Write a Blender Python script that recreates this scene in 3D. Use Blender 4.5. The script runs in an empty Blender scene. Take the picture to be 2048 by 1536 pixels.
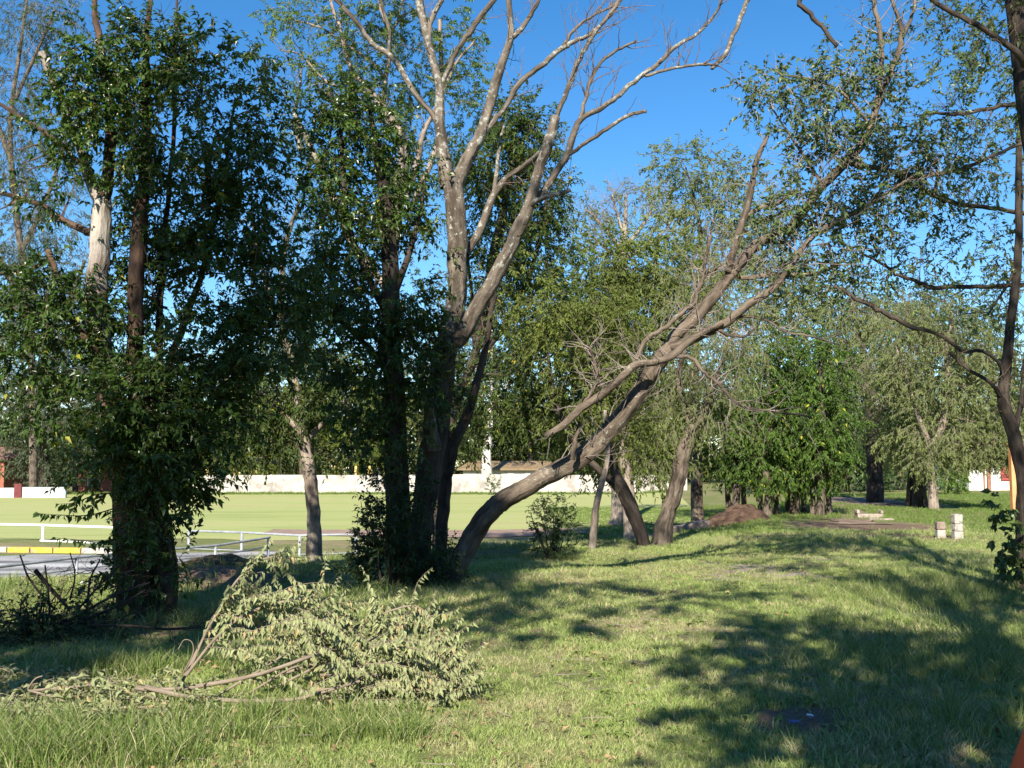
import bpy, math, random
import numpy as np
from mathutils import Vector

# ------------------------------------------------------------------ camera, sky, sun
sc = bpy.context.scene
C = sc.collection
EYE = 1.65
FPX = 2010.0                       # focal length in photo pixels (2048 wide)
HOR = 930.0                        # horizon line in photo pixels
PITCH = math.atan((HOR - 768.0) / FPX)
cd = bpy.data.cameras.new('camera')
cam = bpy.data.objects.new('camera', cd)
C.objects.link(cam)
cam.location = (0, 0, EYE)
cam.rotation_euler = (math.pi / 2 + PITCH, 0, 0)
cd.sensor_width = 36.0
cd.lens = FPX / 2048.0 * 36.0
cd.clip_start = 0.05
cd.clip_end = 3000.0
sc.camera = cam

SUN_EL = math.radians(33.0)
SUN_AZ = math.radians(11.0)        # light travels this much to the right of straight ahead
world = bpy.data.worlds.new('World')
sc.world = world
world.use_nodes = True
wn = world.node_tree
bg = wn.nodes['Background']
sky = wn.nodes.new('ShaderNodeTexSky')
sky.sky_type = 'NISHITA'
sky.sun_disc = False
sky.sun_elevation = SUN_EL
sky.sun_rotation = math.pi + SUN_AZ
sky.altitude = 500.0
sky.air_density = 1.0
sky.dust_density = 0.2
sky.ozone_density = 3.0
hsv = wn.nodes.new('ShaderNodeHueSaturation')
hsv.inputs['Saturation'].default_value = 1.30
wn.links.new(sky.outputs[0], hsv.inputs['Color'])
wn.links.new(hsv.outputs[0], bg.inputs[0])
bg.inputs[1].default_value = 0.088

TO_SUN = np.array([-math.sin(SUN_AZ) * math.cos(SUN_EL), -math.cos(SUN_AZ) * math.cos(SUN_EL), math.sin(SUN_EL)])
sl = bpy.data.lights.new('sun', 'SUN')
sl.energy = 5.0
sl.angle = math.radians(0.55)
sl.color = (1.0, 0.915, 0.77)
sun = bpy.data.objects.new('sun', sl)
C.objects.link(sun)
sun.location = (-8, -40, 30)
sun.rotation_euler = Vector(TO_SUN).to_track_quat('Z', 'Y').to_euler()

vs = sc.view_settings
vs.view_transform = 'Standard'
vs.look = 'None'
vs.exposure = 1.12
vs.gamma = 1.0
vs.use_curve_mapping = False
sc.cycles.max_bounces = 6
sc.cycles.transparent_max_bounces = 4
sc.cycles.use_denoising = True

RNG = np.random.default_rng(11)


# ------------------------------------------------------------------ helpers: noise, pixels, ground height
def _hash(ix, iy, iz, s):
    h = (ix * 374761393 + iy * 668265263 + iz * 2147483647 + s * 1274126177) & 0xFFFFFFFF
    h = ((h ^ (h >> 13)) * 1274126177) & 0xFFFFFFFF
    h = h ^ (h >> 16)
    return (h & 0xFFFF) / 65535.0


def vnoise(x, y, z=0.0, s=0):
    x, y, z = np.broadcast_arrays(np.asarray(x, float), np.asarray(y, float), np.asarray(z, float))
    ix, iy, iz = np.floor(x).astype(np.int64), np.floor(y).astype(np.int64), np.floor(z).astype(np.int64)
    fx, fy, fz = x - ix, y - iy, z - iz
    fx, fy, fz = [f * f * (3 - 2 * f) for f in (fx, fy, fz)]
    r = 0.0
    for a in (0, 1):
        for b in (0, 1):
            for c in (0, 1):
                r = r + (fx if a else 1 - fx) * (fy if b else 1 - fy) * (fz if c else 1 - fz) * _hash(ix + a, iy + b, iz + c, s)
    return r


def fbm(x, y, s=0, o=3):
    r, a, t = 0.0, 1.0, 0.0
    for k in range(o):
        r = r + a * vnoise(x * 2 ** k, y * 2 ** k, 0.5, s + k)
        t += a
        a *= 0.5
    return r / t


def sstep(a, b, x):
    t = np.clip((x - a) / (b - a), 0, 1)
    return t * t * (3 - 2 * t)


LIPX = [-60, -20, -14, -10, -6, -3.7, 0.3, 3, 6.5, 9, 14, 30, 60]
LIPY = [3, 6.5, 9.6, 12.6, 14.9, 16.9, 20.3, 22.5, 28, 34, 50, 80, 90]


def height(x, y):
    x = np.asarray(x, float)
    y = np.asarray(y, float)
    d = y - np.interp(x, LIPX, LIPY)
    amp = np.interp(x, [-10, 6, 14, 40], [0.8, 0.8, 0.3, 0.3])
    far = sstep(30, 60, y)
    amp = amp * (1 - far) + 0.8 * far * np.interp(x, [10, 18], [1, 0]) + 0.3 * far * np.interp(x, [10, 18], [0, 1])
    z = -amp * sstep(0, 4.5, d)
    flat = sstep(2.0, 4.5, d)
    z = z + (1 - flat) * (0.16 * (fbm(x * 0.35, y * 0.35, 3) - 0.5) + 0.05 * (fbm(x * 1.3, y * 1.3, 9) - 0.5))
    # low rise of earth at the lip, slight hollow round the ivy tree
    z = z + 0.22 * np.exp(-((x + 4.4) ** 2 / 1.6 + (y - 14.8) ** 2 / 1.0)) + 0.12 * np.exp(-((x - 0.2) ** 2 / 2.0 + (y - 18.8) ** 2 / 0.8))
    return z


def ray(px, py):
    cp, sp = math.cos(PITCH), math.sin(PITCH)
    a, b = (px - 1024.0) / FPX, (768.0 - py) / FPX
    return np.array([a, cp - b * sp, sp + b * cp])


def P(px, py, Y):
    r = ray(px, py)
    return np.array([0, 0, EYE]) + r * (Y / r[1])


def G(px, py):
    """point of the ground seen at a photo pixel"""
    r = ray(px, py)
    t = 3.0
    while t < 400:
        p = np.array([0, 0, EYE]) + r * t
        if p[2] < height(p[0], p[1]):
            return np.array([p[0], p[1], float(height(p[0], p[1]))])
        t *= 1.004
    return np.array([0, 0, EYE]) + r * 90


# ------------------------------------------------------------------ helpers: meshes and objects
class Geo:
    def __init__(self):
        self.v, self.f3, self.f4, self.n = [], [], [], 0
        self.m3, self.m4, self.tint, self.bark = [], [], [], []

    def add(self, v, f3=None, f4=None, mat=0, tint=None, bark=None):
        v = np.asarray(v, float).reshape(-1, 3)
        if f3 is not None and len(f3):
            f3 = np.asarray(f3, np.int64).reshape(-1, 3)
            self.f3.append(f3 + self.n)
            self.m3.append(np.full(len(f3), mat))
        if f4 is not None and len(f4):
            f4 = np.asarray(f4, np.int64).reshape(-1, 4)
            self.f4.append(f4 + self.n)
            self.m4.append(np.full(len(f4), mat))
        self.v.append(v)
        self.tint.append(np.full(len(v), 0.5) if tint is None else np.asarray(tint, float))
        self.bark.append(v if bark is None else bark)
        self.n += len(v)

    def box(self, lo, hi, mat=0):
        x0, y0, z0 = lo
        x1, y1, z1 = hi
        v = [(x0, y0, z0), (x1, y0, z0), (x1, y1, z0), (x0, y1, z0), (x0, y0, z1), (x1, y0, z1), (x1, y1, z1), (x0, y1, z1)]
        self.add(v, f4=[(0, 3, 2, 1), (4, 5, 6, 7), (0, 1, 5, 4), (1, 2, 6, 5), (2, 3, 7, 6), (3, 0, 4, 7)], mat=mat)
        return self


def build(name, geo, mats, parent=None, smooth=False, off=None, kind=None, attrs=True, bevel=0.0):
    v = np.concatenate(geo.v).astype(np.float32)
    if off is not None:
        v = v - np.asarray(off, np.float32)
    f3 = np.concatenate(geo.f3) if geo.f3 else np.zeros((0, 3), np.int64)
    f4 = np.concatenate(geo.f4) if geo.f4 else np.zeros((0, 4), np.int64)
    me = bpy.data.meshes.new(name)
    me.vertices.add(len(v))
    me.vertices.foreach_set('co', v.ravel())
    nl = f3.size + f4.size
    me.loops.add(nl)
    me.loops.foreach_set('vertex_index', np.concatenate([f3.ravel(), f4.ravel()]).astype(np.int32))
    npoly = len(f3) + len(f4)
    me.polygons.add(npoly)
    starts = np.concatenate([np.arange(len(f3)) * 3, f3.size + np.arange(len(f4)) * 4]).astype(np.int32)
    me.polygons.foreach_set('loop_start', starts)
    if not isinstance(mats, (list, tuple)):
        mats = [mats]
    for m in mats:
        me.materials.append(m)
    mi = np.concatenate(geo.m3 + geo.m4).astype(np.int32)
    me.polygons.foreach_set('material_index', mi)
    me.polygons.foreach_set('use_smooth', np.full(npoly, bool(smooth)))
    if attrs:
        a = me.attributes.new('tint', 'FLOAT', 'POINT')
        a.data.foreach_set('value', np.concatenate(geo.tint).astype(np.float32))
        a = me.attributes.new('bark', 'FLOAT_VECTOR', 'POINT')
        a.data.foreach_set('vector', np.concatenate(geo.bark).astype(np.float32).ravel())
    me.update(calc_edges=True)
    o = bpy.data.objects.new(name, me)
    C.objects.link(o)
    if parent is not None:
        o.parent = parent
    if kind:
        o['kind'] = kind
    if bevel:
        b = o.modifiers.new('bevel', 'BEVEL')
        b.width = bevel
        b.segments = 2
    return o


def tag(o, label, cat, group=None):
    o['label'] = label
    o['category'] = cat
    if group:
        o['group'] = group
    return o


def thing(name, label, cat, loc, group=None):
    o = bpy.data.objects.new(name, None)
    C.objects.link(o)
    o.location = Vector([float(c) for c in loc])
    o.empty_display_size = 0.2
    return tag(o, label, cat, group)


def unit(v):
    v = np.asarray(v, float)
    return v / np.maximum(np.linalg.norm(v, axis=-1, keepdims=True), 1e-9)


def smooth_path(pts, rad, sub):
    pts, rad = np.asarray(pts, float), np.asarray(rad, float)
    if len(pts) < 3 or sub <= 1:
        return pts, rad
    q = np.concatenate([[2 * pts[0] - pts[1]], pts, [2 * pts[-1] - pts[-2]]])
    out, ro = [], []
    for i in range(len(pts) - 1):
        p0, p1, p2, p3 = q[i:i + 4]
        for k in range(sub):
            t = k / sub
            out.append(0.5 * ((2 * p1) + (p2 - p0) * t + (2 * p0 - 5 * p1 + 4 * p2 - p3) * t * t + (3 * p1 - p0 - 3 * p2 + p3) * t ** 3))
            ro.append(rad[i] * (1 - t) + rad[i + 1] * t)
    out.append(pts[-1])
    ro.append(rad[-1])
    return np.array(out), np.array(ro)


def tube(geo, pts, rad, sides=8, rough=0.0, mat=0, seed=0, cap=True):
    pts, rad = np.asarray(pts, float), np.asarray(rad, float)
    n = len(pts)
    tan = unit(np.gradient(pts, axis=0))
    ref = np.array([0.31, 0.9, 0.3]) if abs(tan[0][1]) < 0.8 else np.array([0.9, 0.1, 0.4])
    a = np.zeros((n, 3))
    cur = unit(np.cross(tan[0], ref))
    for i in range(n):
        cur = unit(cur - tan[i] * np.dot(cur, tan[i]))
        a[i] = cur
    b = np.cross(tan, a)
    th = np.arange(sides) * 2 * math.pi / sides
    ln = np.concatenate([[0], np.cumsum(np.linalg.norm(np.diff(pts, axis=0), axis=1))])
    ct, st = np.cos(th)[None, :], np.sin(th)[None, :]
    r = rad[:, None] * np.ones((1, sides))
    if rough:
        nz = vnoise(ct * 1.6 + 7, st * 1.6 + 3, ln[:, None] * 1.3, seed) - 0.5
        nz2 = vnoise(ct * 3.5 + 1, st * 3.5 + 5, ln[:, None] * 3.0, seed + 5) - 0.5
        nz3 = vnoise(ct * 6.0 + 2, st * 6.0 + 9, ln[:, None] * 1.6, seed + 9) - 0.5
        kn = vnoise(0.0 * ct + 0.5, 0.5, ln[:, None] * 2.1, seed + 13)
        r = r * (1 + rough * (1.5 * nz + 1.0 * nz2 + 0.7 * nz3 + 1.6 * np.maximum(kn - 0.72, 0)))
    v = pts[:, None, :] + r[..., None] * (ct[..., None] * a[:, None, :] + st[..., None] * b[:, None, :])
    bark = np.stack([ct * rad[:, None] + seed * 0.37, st * rad[:, None] + seed * 0.11, ln[:, None] + 0 * ct], -1).reshape(-1, 3)
    i = np.arange(n - 1)[:, None] * sides
    j = np.arange(sides)[None, :]
    k = (j + 1) % sides
    f4 = np.stack([i + j, i + k, i + sides + k, i + sides + j], -1).reshape(-1, 4)
    v = v.reshape(-1, 3)
    f3 = None
    if cap:
        v = np.concatenate([v, [pts[-1]]])
        bark = np.concatenate([bark, [[0, 0, ln[-1]]]])
        e = (n - 1) * sides
        f3 = np.stack([e + np.arange(sides), e + (np.arange(sides) + 1) % sides, np.full(sides, n * sides)], -1)
    geo.add(v, f3, f4, mat=mat, bark=bark)


def grow(rng, pts, rad, count, length, spread=0.9, up=0.15, t0=0.2, rmax=0.02, lvl=1, kids=3):
    """side twigs of a branch: list of (points, radii)"""
    out = []
    pts, rad = np.asarray(pts, float), np.asarray(rad, float)
    n = len(pts)
    for _ in range(count):
        t = (t0 + (1 - t0) * rng.random()) * (n - 1.001)
        i = int(t)
        f = t - i
        p = pts[i] * (1 - f) + pts[i + 1] * f
        r = rad[i] * (1 - f) + rad[i + 1] * f
        d = unit(pts[i + 1] - pts[i])
        side = unit(np.cross(d, rng.normal(size=3)))
        d = unit(d * (1 - 0.5 * spread) + side * spread + np.array([0, 0, up]))
        L = length * (0.45 + 0.9 * rng.random())
        q = [p]
        m = 5
        dd = d
        for k in range(m):
            dd = unit(dd + rng.normal(size=3) * 0.22 + np.array([0, 0, 0.05 * up]))
            q.append(q[-1] + dd * L / m)
        r0 = min(r * 0.55, rmax)
        q = np.array(q)
        rr = np.linspace(r0, max(0.0018, r0 * 0.22), m + 1)
        out.append((q, rr))
        if lvl > 1:
            out += grow(rng, q, rr, kids, length * 0.5, spread, up, 0.25, rmax * 0.5, lvl - 1, kids)
    return out


def leaves(geo, base, d, nrm, ln, wd, tint, fine=True, mat=0, curl=0.25):
    """many leaves at once; fine: curved six point leaf, else a folded kite"""
    n = len(base)
    d = unit(d)
    nrm = unit(nrm - d * (nrm * d).sum(1, keepdims=True))
    s = np.cross(d, nrm)
    ln = np.broadcast_to(np.asarray(ln, float), (n,))[:, None]
    wd = np.broadcast_to(np.asarray(wd, float), (n,))[:, None]
    if fine:
        up = nrm * (0.30 * wd)
        v = np.stack([base,
                      base + d * ln * 0.38 + s * wd * 0.5 + up,
                      base + d * ln * 0.42,
                      base + d * ln * 0.38 - s * wd * 0.5 + up,
                      base + d * ln - nrm * ln * curl], 1)
        f = np.array([(0, 1, 2), (0, 2, 3), (1, 4, 2), (2, 4, 3)])
        k = 5
    else:
        up = nrm * (0.22 * wd)
        v = np.stack([base, base + d * ln * 0.45 + s * wd * 0.5 + up, base + d * ln - nrm * ln * curl * 0.6, base + d * ln * 0.45 - s * wd * 0.5 + up], 1)
        f = np.array([(0, 1, 2), (0, 2, 3)])
        k = 4
    ff = (np.arange(n)[:, None, None] * k + f[None]).reshape(-1, 3)
    geo.add(v.reshape(-1, 3), f3=ff, mat=mat, tint=np.repeat(tint, k))


def twig_tubes(geo, T, r0, mat=1):
    """N twigs of K points each as three sided tubes"""
    N, K, _ = T.shape
    tan = unit(T[:, -1] - T[:, 0])
    a = unit(np.cross(tan, np.array([0.3, 0.5, 0.8])))
    b = np.cross(tan, a)
    rad = np.linspace(1, 0.3, K)[None, :] * np.broadcast_to(r0, (N,))[:, None]
    th = np.arange(3) * 2 * math.pi / 3
    v = T[:, :, None, :] + rad[:, :, None, None] * (np.cos(th)[None, None, :, None] * a[:, None, None, :] + np.sin(th)[None, None, :, None] * b[:, None, None, :])
    i = np.arange(K - 1)[:, None] * 3
    j = np.arange(3)[None, :]
    k = (j + 1) % 3
    f = np.stack([i + j, i + k, i + 3 + k, i + 3 + j], -1).reshape(-1, 4)
    f = (np.arange(N)[:, None, None] * (K * 3) + f[None]).reshape(-1, 4)
    geo.add(v.reshape(-1, 3), f4=f, mat=mat)


def foliage(geo, rng, cen, outd, n_leaf, twig, ln, wr, droop=0.3, fine=True, tint_amp=0.5, twigs=True, up=1.0, r0=0.004, spread=0.55, tint0=0.5, seed=0):
    """leafy twigs at centres CEN pointing along OUTD"""
    N = len(cen)
    if N == 0:
        return
    K = 4
    L = twig * (0.6 + 0.8 * rng.random((N, 1)))
    d0 = unit(outd)
    T = np.zeros((N, K, 3))
    T[:, 0] = cen
    dd = d0
    for k in range(1, K):
        dd = unit(dd + rng.normal(size=(N, 3)) * 0.18 + np.array([0, 0, -droop * 0.45]))
        T[:, k] = T[:, k - 1] + dd * L / (K - 1)
    if twigs:
        twig_tubes(geo, T, r0)
    big = vnoise(cen[:, 0] * 1.1, cen[:, 1] * 1.1, cen[:, 2] * 1.1, seed + 31)
    tc = np.clip(tint0 + tint_amp * (0.5 * (rng.random(N) - 0.5) + 0.9 * (big - 0.5)), 0, 1)
    M = n_leaf
    t = (0.12 + 0.88 * (np.arange(M) + rng.random((N, M))) / M) * (K - 1.001)
    i = t.astype(int)
    f = (t - i)[..., None]
    rows = np.arange(N)[:, None]
    p = T[rows, i] * (1 - f) + T[rows, i + 1] * f
    tg = unit(T[rows, i + 1] - T[rows, i])
    sgn = np.where(np.arange(M) % 2 == 0, 1.0, -1.0)[None, :, None]
    side = unit(np.cross(tg, np.array([0, 0, 1.0]) + rng.normal(size=(N, M, 3)) * 0.5)) * sgn
    ld = unit(tg * 0.55 + side * spread * 1.4 + np.array([0, 0, -droop]) + rng.normal(size=(N, M, 3)) * 0.28)
    nm = np.array([0, 0, up]) + rng.normal(size=(N, M, 3)) * 0.55
    l = ln * (0.5 + 0.85 * rng.random((N, M))) * (0.8 + 0.4 * rng.random((N, 1)))
    leaves(geo, p.reshape(-1, 3), ld.reshape(-1, 3), nm.reshape(-1, 3), l.ravel(), (l * wr).ravel(), np.repeat(tc, M), fine)


def blob_points(rng, blobs, depth, dens=1.0, gap=0.0, gscale=1.2, seed=0, hollow=0.45):
    """cluster centres and outward directions from picture blobs (px,py,rx,ry,dY,n)"""
    cs, ds = [], []
    for b in blobs:
        px, py, rx, ry, dY, n = b[:6]
        Y = depth + dY
        c = P(px, py, Y)
        m = Y / FPX
        R = np.array([rx * m, (b[6] if len(b) > 6 else 0.85 * min(rx, ry * 1.2) * m), ry * m])
        n = int(n * dens)
        u = unit(rng.normal(size=(n, 3)))
        r = (hollow + (1 - hollow) * rng.random((n, 1)) ** 0.7)
        q = c + u * r * R
        o = unit(u / R * R.mean())
        if gap:
            k = vnoise(q[:, 0] * gscale, q[:, 1] * gscale, q[:, 2] * gscale, seed) > gap
            q, o = q[k], o[k]
        cs.append(q)
        ds.append(o)
    return np.concatenate(cs), np.concatenate(ds)


# ------------------------------------------------------------------ materials
def new_mat(name):
    m = bpy.data.materials.new(name)
    m.use_nodes = True
    nt = m.node_tree
    return m, nt, nt.nodes['Principled BSDF'], nt.nodes['Material Output']


def nd(nt, t, **kw):
    n = nt.nodes.new(t)
    for k, v in kw.items():
        setattr(n, k, v)
    return n


def ramp(nt, fac, stops, interp='LINEAR'):
    r = nd(nt, 'ShaderNodeValToRGB')
    r.color_ramp.interpolation = interp
    e = r.color_ramp.elements
    while len(e) < len(stops):
        e.new(0.5)
    for s, (p, c) in zip(e, stops):
        s.position = p
        s.color = (*c, 1)
    nt.links.new(fac, r.inputs[0])
    return r.outputs[0]


def mix(nt, fac, a, b, mode='MIX'):
    m = nd(nt, 'ShaderNodeMix', data_type='RGBA', blend_type=mode)
    for s, v in ((0, fac), (6, a), (7, b)):
        if isinstance(v, (int, float)):
            m.inputs[s].default_value = v
        elif isinstance(v, tuple):
            m.inputs[s].default_value = (*v, 1)
        else:
            nt.links.new(v, m.inputs[s])
    return m.outputs[2]


def math_n(nt, op, a, b=0.0, c=None):
    m = nd(nt, 'ShaderNodeMath', operation=op)
    for s, v in ((0, a), (1, b), (2, c)):
        if v is None:
            continue
        if isinstance(v, (int, float)):
            m.inputs[s].default_value = v
        else:
            nt.links.new(v, m.inputs[s])
    return m.outputs[0]


def noise(nt, vec, scale, detail=4.0, rough=0.55, out='Fac'):
    n = nd(nt, 'ShaderNodeTexNoise')
    n.inputs['Scale'].default_value = scale
    n.inputs['Detail'].default_value = detail
    n.inputs['Roughness'].default_value = rough
    if vec is not None:
        nt.links.new(vec, n.inputs['Vector'])
    return n.outputs[out]


def bump(nt, bsdf, h, strength, dist):
    b = nd(nt, 'ShaderNodeBump')
    b.inputs['Strength'].default_value = strength
    b.inputs['Distance'].default_value = dist
    nt.links.new(h, b.inputs['Height'])
    nt.links.new(b.outputs[0], bsdf.inputs['Normal'])


def leaf_mat(name, dark, light, rough=0.45, trans=0.3, spot=None, spec=0.4, spot_at=0.965):
    m, nt, b, out = new_mat(name)
    g = nd(nt, 'ShaderNodeNewGeometry')
    at = nd(nt, 'ShaderNodeAttribute', attribute_name='tint')
    f = math_n(nt, 'MULTIPLY_ADD', g.outputs['Random Per Island'], 0.45, math_n(nt, 'MULTIPLY', at.outputs['Fac'], 0.6))
    col = ramp(nt, f, [(0.0, dark), (1.0, light)])
    if spot:
        k = math_n(nt, 'GREATER_THAN', g.outputs['Random Per Island'], spot_at)
        col = mix(nt, k, col, spot)
    nt.links.new(col, b.inputs['Base Color'])
    b.inputs['Roughness'].default_value = rough
    b.inputs['Specular IOR Level'].default_value = spec
    t = nd(nt, 'ShaderNodeBsdfTranslucent')
    tc = mix(nt, 1.0, col, (1.25, 1.35, 0.55), 'MULTIPLY')
    nt.links.new(tc, t.inputs[0])
    ms = nd(nt, 'ShaderNodeMixShader')
    ms.inputs[0].default_value = trans
    nt.links.new(b.outputs[0], ms.inputs[1])
    nt.links.new(t.outputs[0], ms.inputs[2])
    nt.links.new(ms.outputs[0], out.inputs[0])
    return m


def bark_mat(name, dark, light, lichen=None, lich_amt=0.58, scale=14.0, bump_d=0.02, red=None):
    bump_d = bump_d * 2.0
    m, nt, b, out = new_mat(name)
    at = nd(nt, 'ShaderNodeAttribute', attribute_name='bark')
    mp = nd(nt, 'ShaderNodeMapping')
    mp.inputs['Scale'].default_value = (1, 1, 0.22)
    nt.links.new(at.outputs['Vector'], mp.inputs[0])
    n1 = noise(nt, mp.outputs[0], scale, 6, 0.65)
    n2 = noise(nt, at.outputs['Vector'], 2.2, 4, 0.6)
    f = math_n(nt, 'ADD', math_n(nt, 'MULTIPLY', n1, 0.65), math_n(nt, 'MULTIPLY', n2, 0.5))
    col = ramp(nt, f, [(0.47, dark), (0.68, light)])
    if red:
        col = mix(nt, ramp(nt, noise(nt, at.outputs['Vector'], 1.4, 3), [(0.52, (0, 0, 0)), (0.68, (1, 1, 1))]), col, red)
    if lichen:
        n3 = noise(nt, at.outputs['Vector'], 15.0, 6, 0.7)
        n4 = noise(nt, at.outputs['Vector'], 1.1, 2)
        k = ramp(nt, math_n(nt, 'ADD', math_n(nt, 'MULTIPLY', n3, 0.7), math_n(nt, 'MULTIPLY', n4, 0.35)), [(lich_amt, (0, 0, 0)), (lich_amt + 0.05, (1, 1, 1))])
        col = mix(nt, k, col, lichen)
    nt.links.new(col, b.inputs['Base Color'])
    b.inputs['Roughness'].default_value = 0.9
    b.inputs['Specular IOR Level'].default_value = 0.15
    bump(nt, b, n1, 0.9, bump_d)
    return m


def plain_mat(name, c1, c2, scale=8.0, rough=0.8, bump_d=0.003, spec=0.3, metal=0.0, detail=5, stain=None, st_scale=1.0, st_at=0.55):
    m, nt, b, out = new_mat(name)
    tc = nd(nt, 'ShaderNodeTexCoord')
    n1 = noise(nt, tc.outputs['Object'], scale, detail, 0.6)
    col = ramp(nt, n1, [(0.32, c1), (0.68, c2)])
    if stain:
        n2 = noise(nt, tc.outputs['Object'], st_scale, 6, 0.65)
        col = mix(nt, ramp(nt, n2, [(st_at, (0, 0, 0)), (st_at + 0.12, (1, 1, 1))]), col, stain)
    nt.links.new(col, b.inputs['Base Color'])
    b.inputs['Roughness'].default_value = rough
    b.inputs['Specular IOR Level'].default_value = spec
    b.inputs['Metallic'].default_value = metal
    if bump_d:
        bump(nt, b, n1, 0.6, bump_d)
    return m


M = {}
M['bark'] = bark_mat('grey brown bark', (0.04, 0.031, 0.025), (0.175, 0.142, 0.112))
M['bark_lichen'] = bark_mat('lichen spotted bark', (0.06, 0.048, 0.038), (0.185, 0.155, 0.125), lichen=(0.31, 0.315, 0.28), lich_amt=0.575)
M['bark_lean'] = bark_mat('leaning trunk bark', (0.055, 0.042, 0.032), (0.185, 0.148, 0.115), lichen=(0.28, 0.28, 0.24), lich_amt=0.615)
M['bark_pale'] = bark_mat('pale smooth bark', (0.13, 0.10, 0.082), (0.32, 0.27, 0.225), bump_d=0.008)
M['bark_dead'] = bark_mat('peeled dead wood', (0.09, 0.065, 0.05), (0.40, 0.36, 0.32), scale=9, red=(0.11, 0.075, 0.055), bump_d=0.03)
M['bark_red'] = bark_mat('red brown shaggy bark', (0.03, 0.02, 0.015), (0.13, 0.082, 0.058), scale=10, bump_d=0.03)
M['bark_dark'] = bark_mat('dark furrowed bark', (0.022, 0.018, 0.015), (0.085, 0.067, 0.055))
M['twig'] = bark_mat('brown twig bark', (0.06, 0.042, 0.033), (0.16, 0.12, 0.09), scale=30, bump_d=0.002)
M['twig_red'] = bark_mat('reddish bare twig bark', (0.09, 0.062, 0.048), (0.22, 0.165, 0.13), scale=30, bump_d=0.002)
M['twig_dead'] = bark_mat('grey dead twig bark', (0.15, 0.122, 0.108), (0.32, 0.27, 0.245), scale=30, bump_d=0.002)
M['cut'] = bark_mat('cut branch bark', (0.14, 0.108, 0.082), (0.32, 0.268, 0.21), scale=25, bump_d=0.003)

M['privet'] = leaf_mat('glossy dark privet leaf', (0.012, 0.032, 0.007), (0.085, 0.15, 0.026), 0.33, 0.28, (0.28, 0.28, 0.035), 0.45, 0.985)
M['privet_mid'] = leaf_mat('dark green leaf', (0.022, 0.046, 0.012), (0.095, 0.145, 0.03), 0.45, 0.28, (0.38, 0.33, 0.04), 0.3, 0.985)
M['airy'] = leaf_mat('light feathery leaf', (0.05, 0.10, 0.024), (0.19, 0.28, 0.07), 0.5, 0.42, (0.40, 0.36, 0.06), 0.35, 0.97)
M['olive'] = leaf_mat('olive green leaf', (0.042, 0.072, 0.015), (0.21, 0.255, 0.058), 0.55, 0.35, None, 0.2)
M['grey_leaf'] = leaf_mat('grey green leaf', (0.07, 0.095, 0.034), (0.27, 0.315, 0.12), 0.6, 0.38, None, 0.2)
M['lean_leaf'] = leaf_mat('mid green leaf', (0.034, 0.062, 0.022), (0.15, 0.205, 0.065), 0.42, 0.3, None, 0.4)
M['acacia'] = leaf_mat('deep green leaf with yellow flower', (0.014, 0.044, 0.008), (0.115, 0.20, 0.03), 0.5, 0.32, (0.45, 0.42, 0.05), 0.3, 0.988)
M['far'] = leaf_mat('distant tree leaf', (0.032, 0.05, 0.018), (0.14, 0.165, 0.055), 0.65, 0.3, None, 0.15)
M['feather'] = leaf_mat('grey blue feathery leaf', (0.04, 0.06, 0.035), (0.12, 0.15, 0.09), 0.6, 0.35)
M['hedge'] = leaf_mat('bright hedge leaf', (0.05, 0.11, 0.015), (0.17, 0.26, 0.05), 0.5, 0.35)
M['faded'] = leaf_mat('wilted pale leaf', (0.125, 0.15, 0.062), (0.33, 0.355, 0.18), 0.6, 0.15, (0.34, 0.27, 0.14), 0.3, 0.93)
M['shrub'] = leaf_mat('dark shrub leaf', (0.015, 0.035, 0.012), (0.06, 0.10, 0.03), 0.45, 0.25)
M['shade_leaf'] = leaf_mat('tall tree leaf', (0.03, 0.06, 0.02), (0.09, 0.15, 0.04), 0.5, 0.3)


def grass_color(nt, straw=0.5):
    """world-position driven mix of fresh and dry grass, shared by the sheet and the blades"""
    g = nd(nt, 'ShaderNodeNewGeometry')
    n1 = noise(nt, g.outputs['Position'], 0.55, 4, 0.6)
    n2 = noise(nt, g.outputs['Position'], 3.1, 4, 0.6)
    return g, n1, n2


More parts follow.
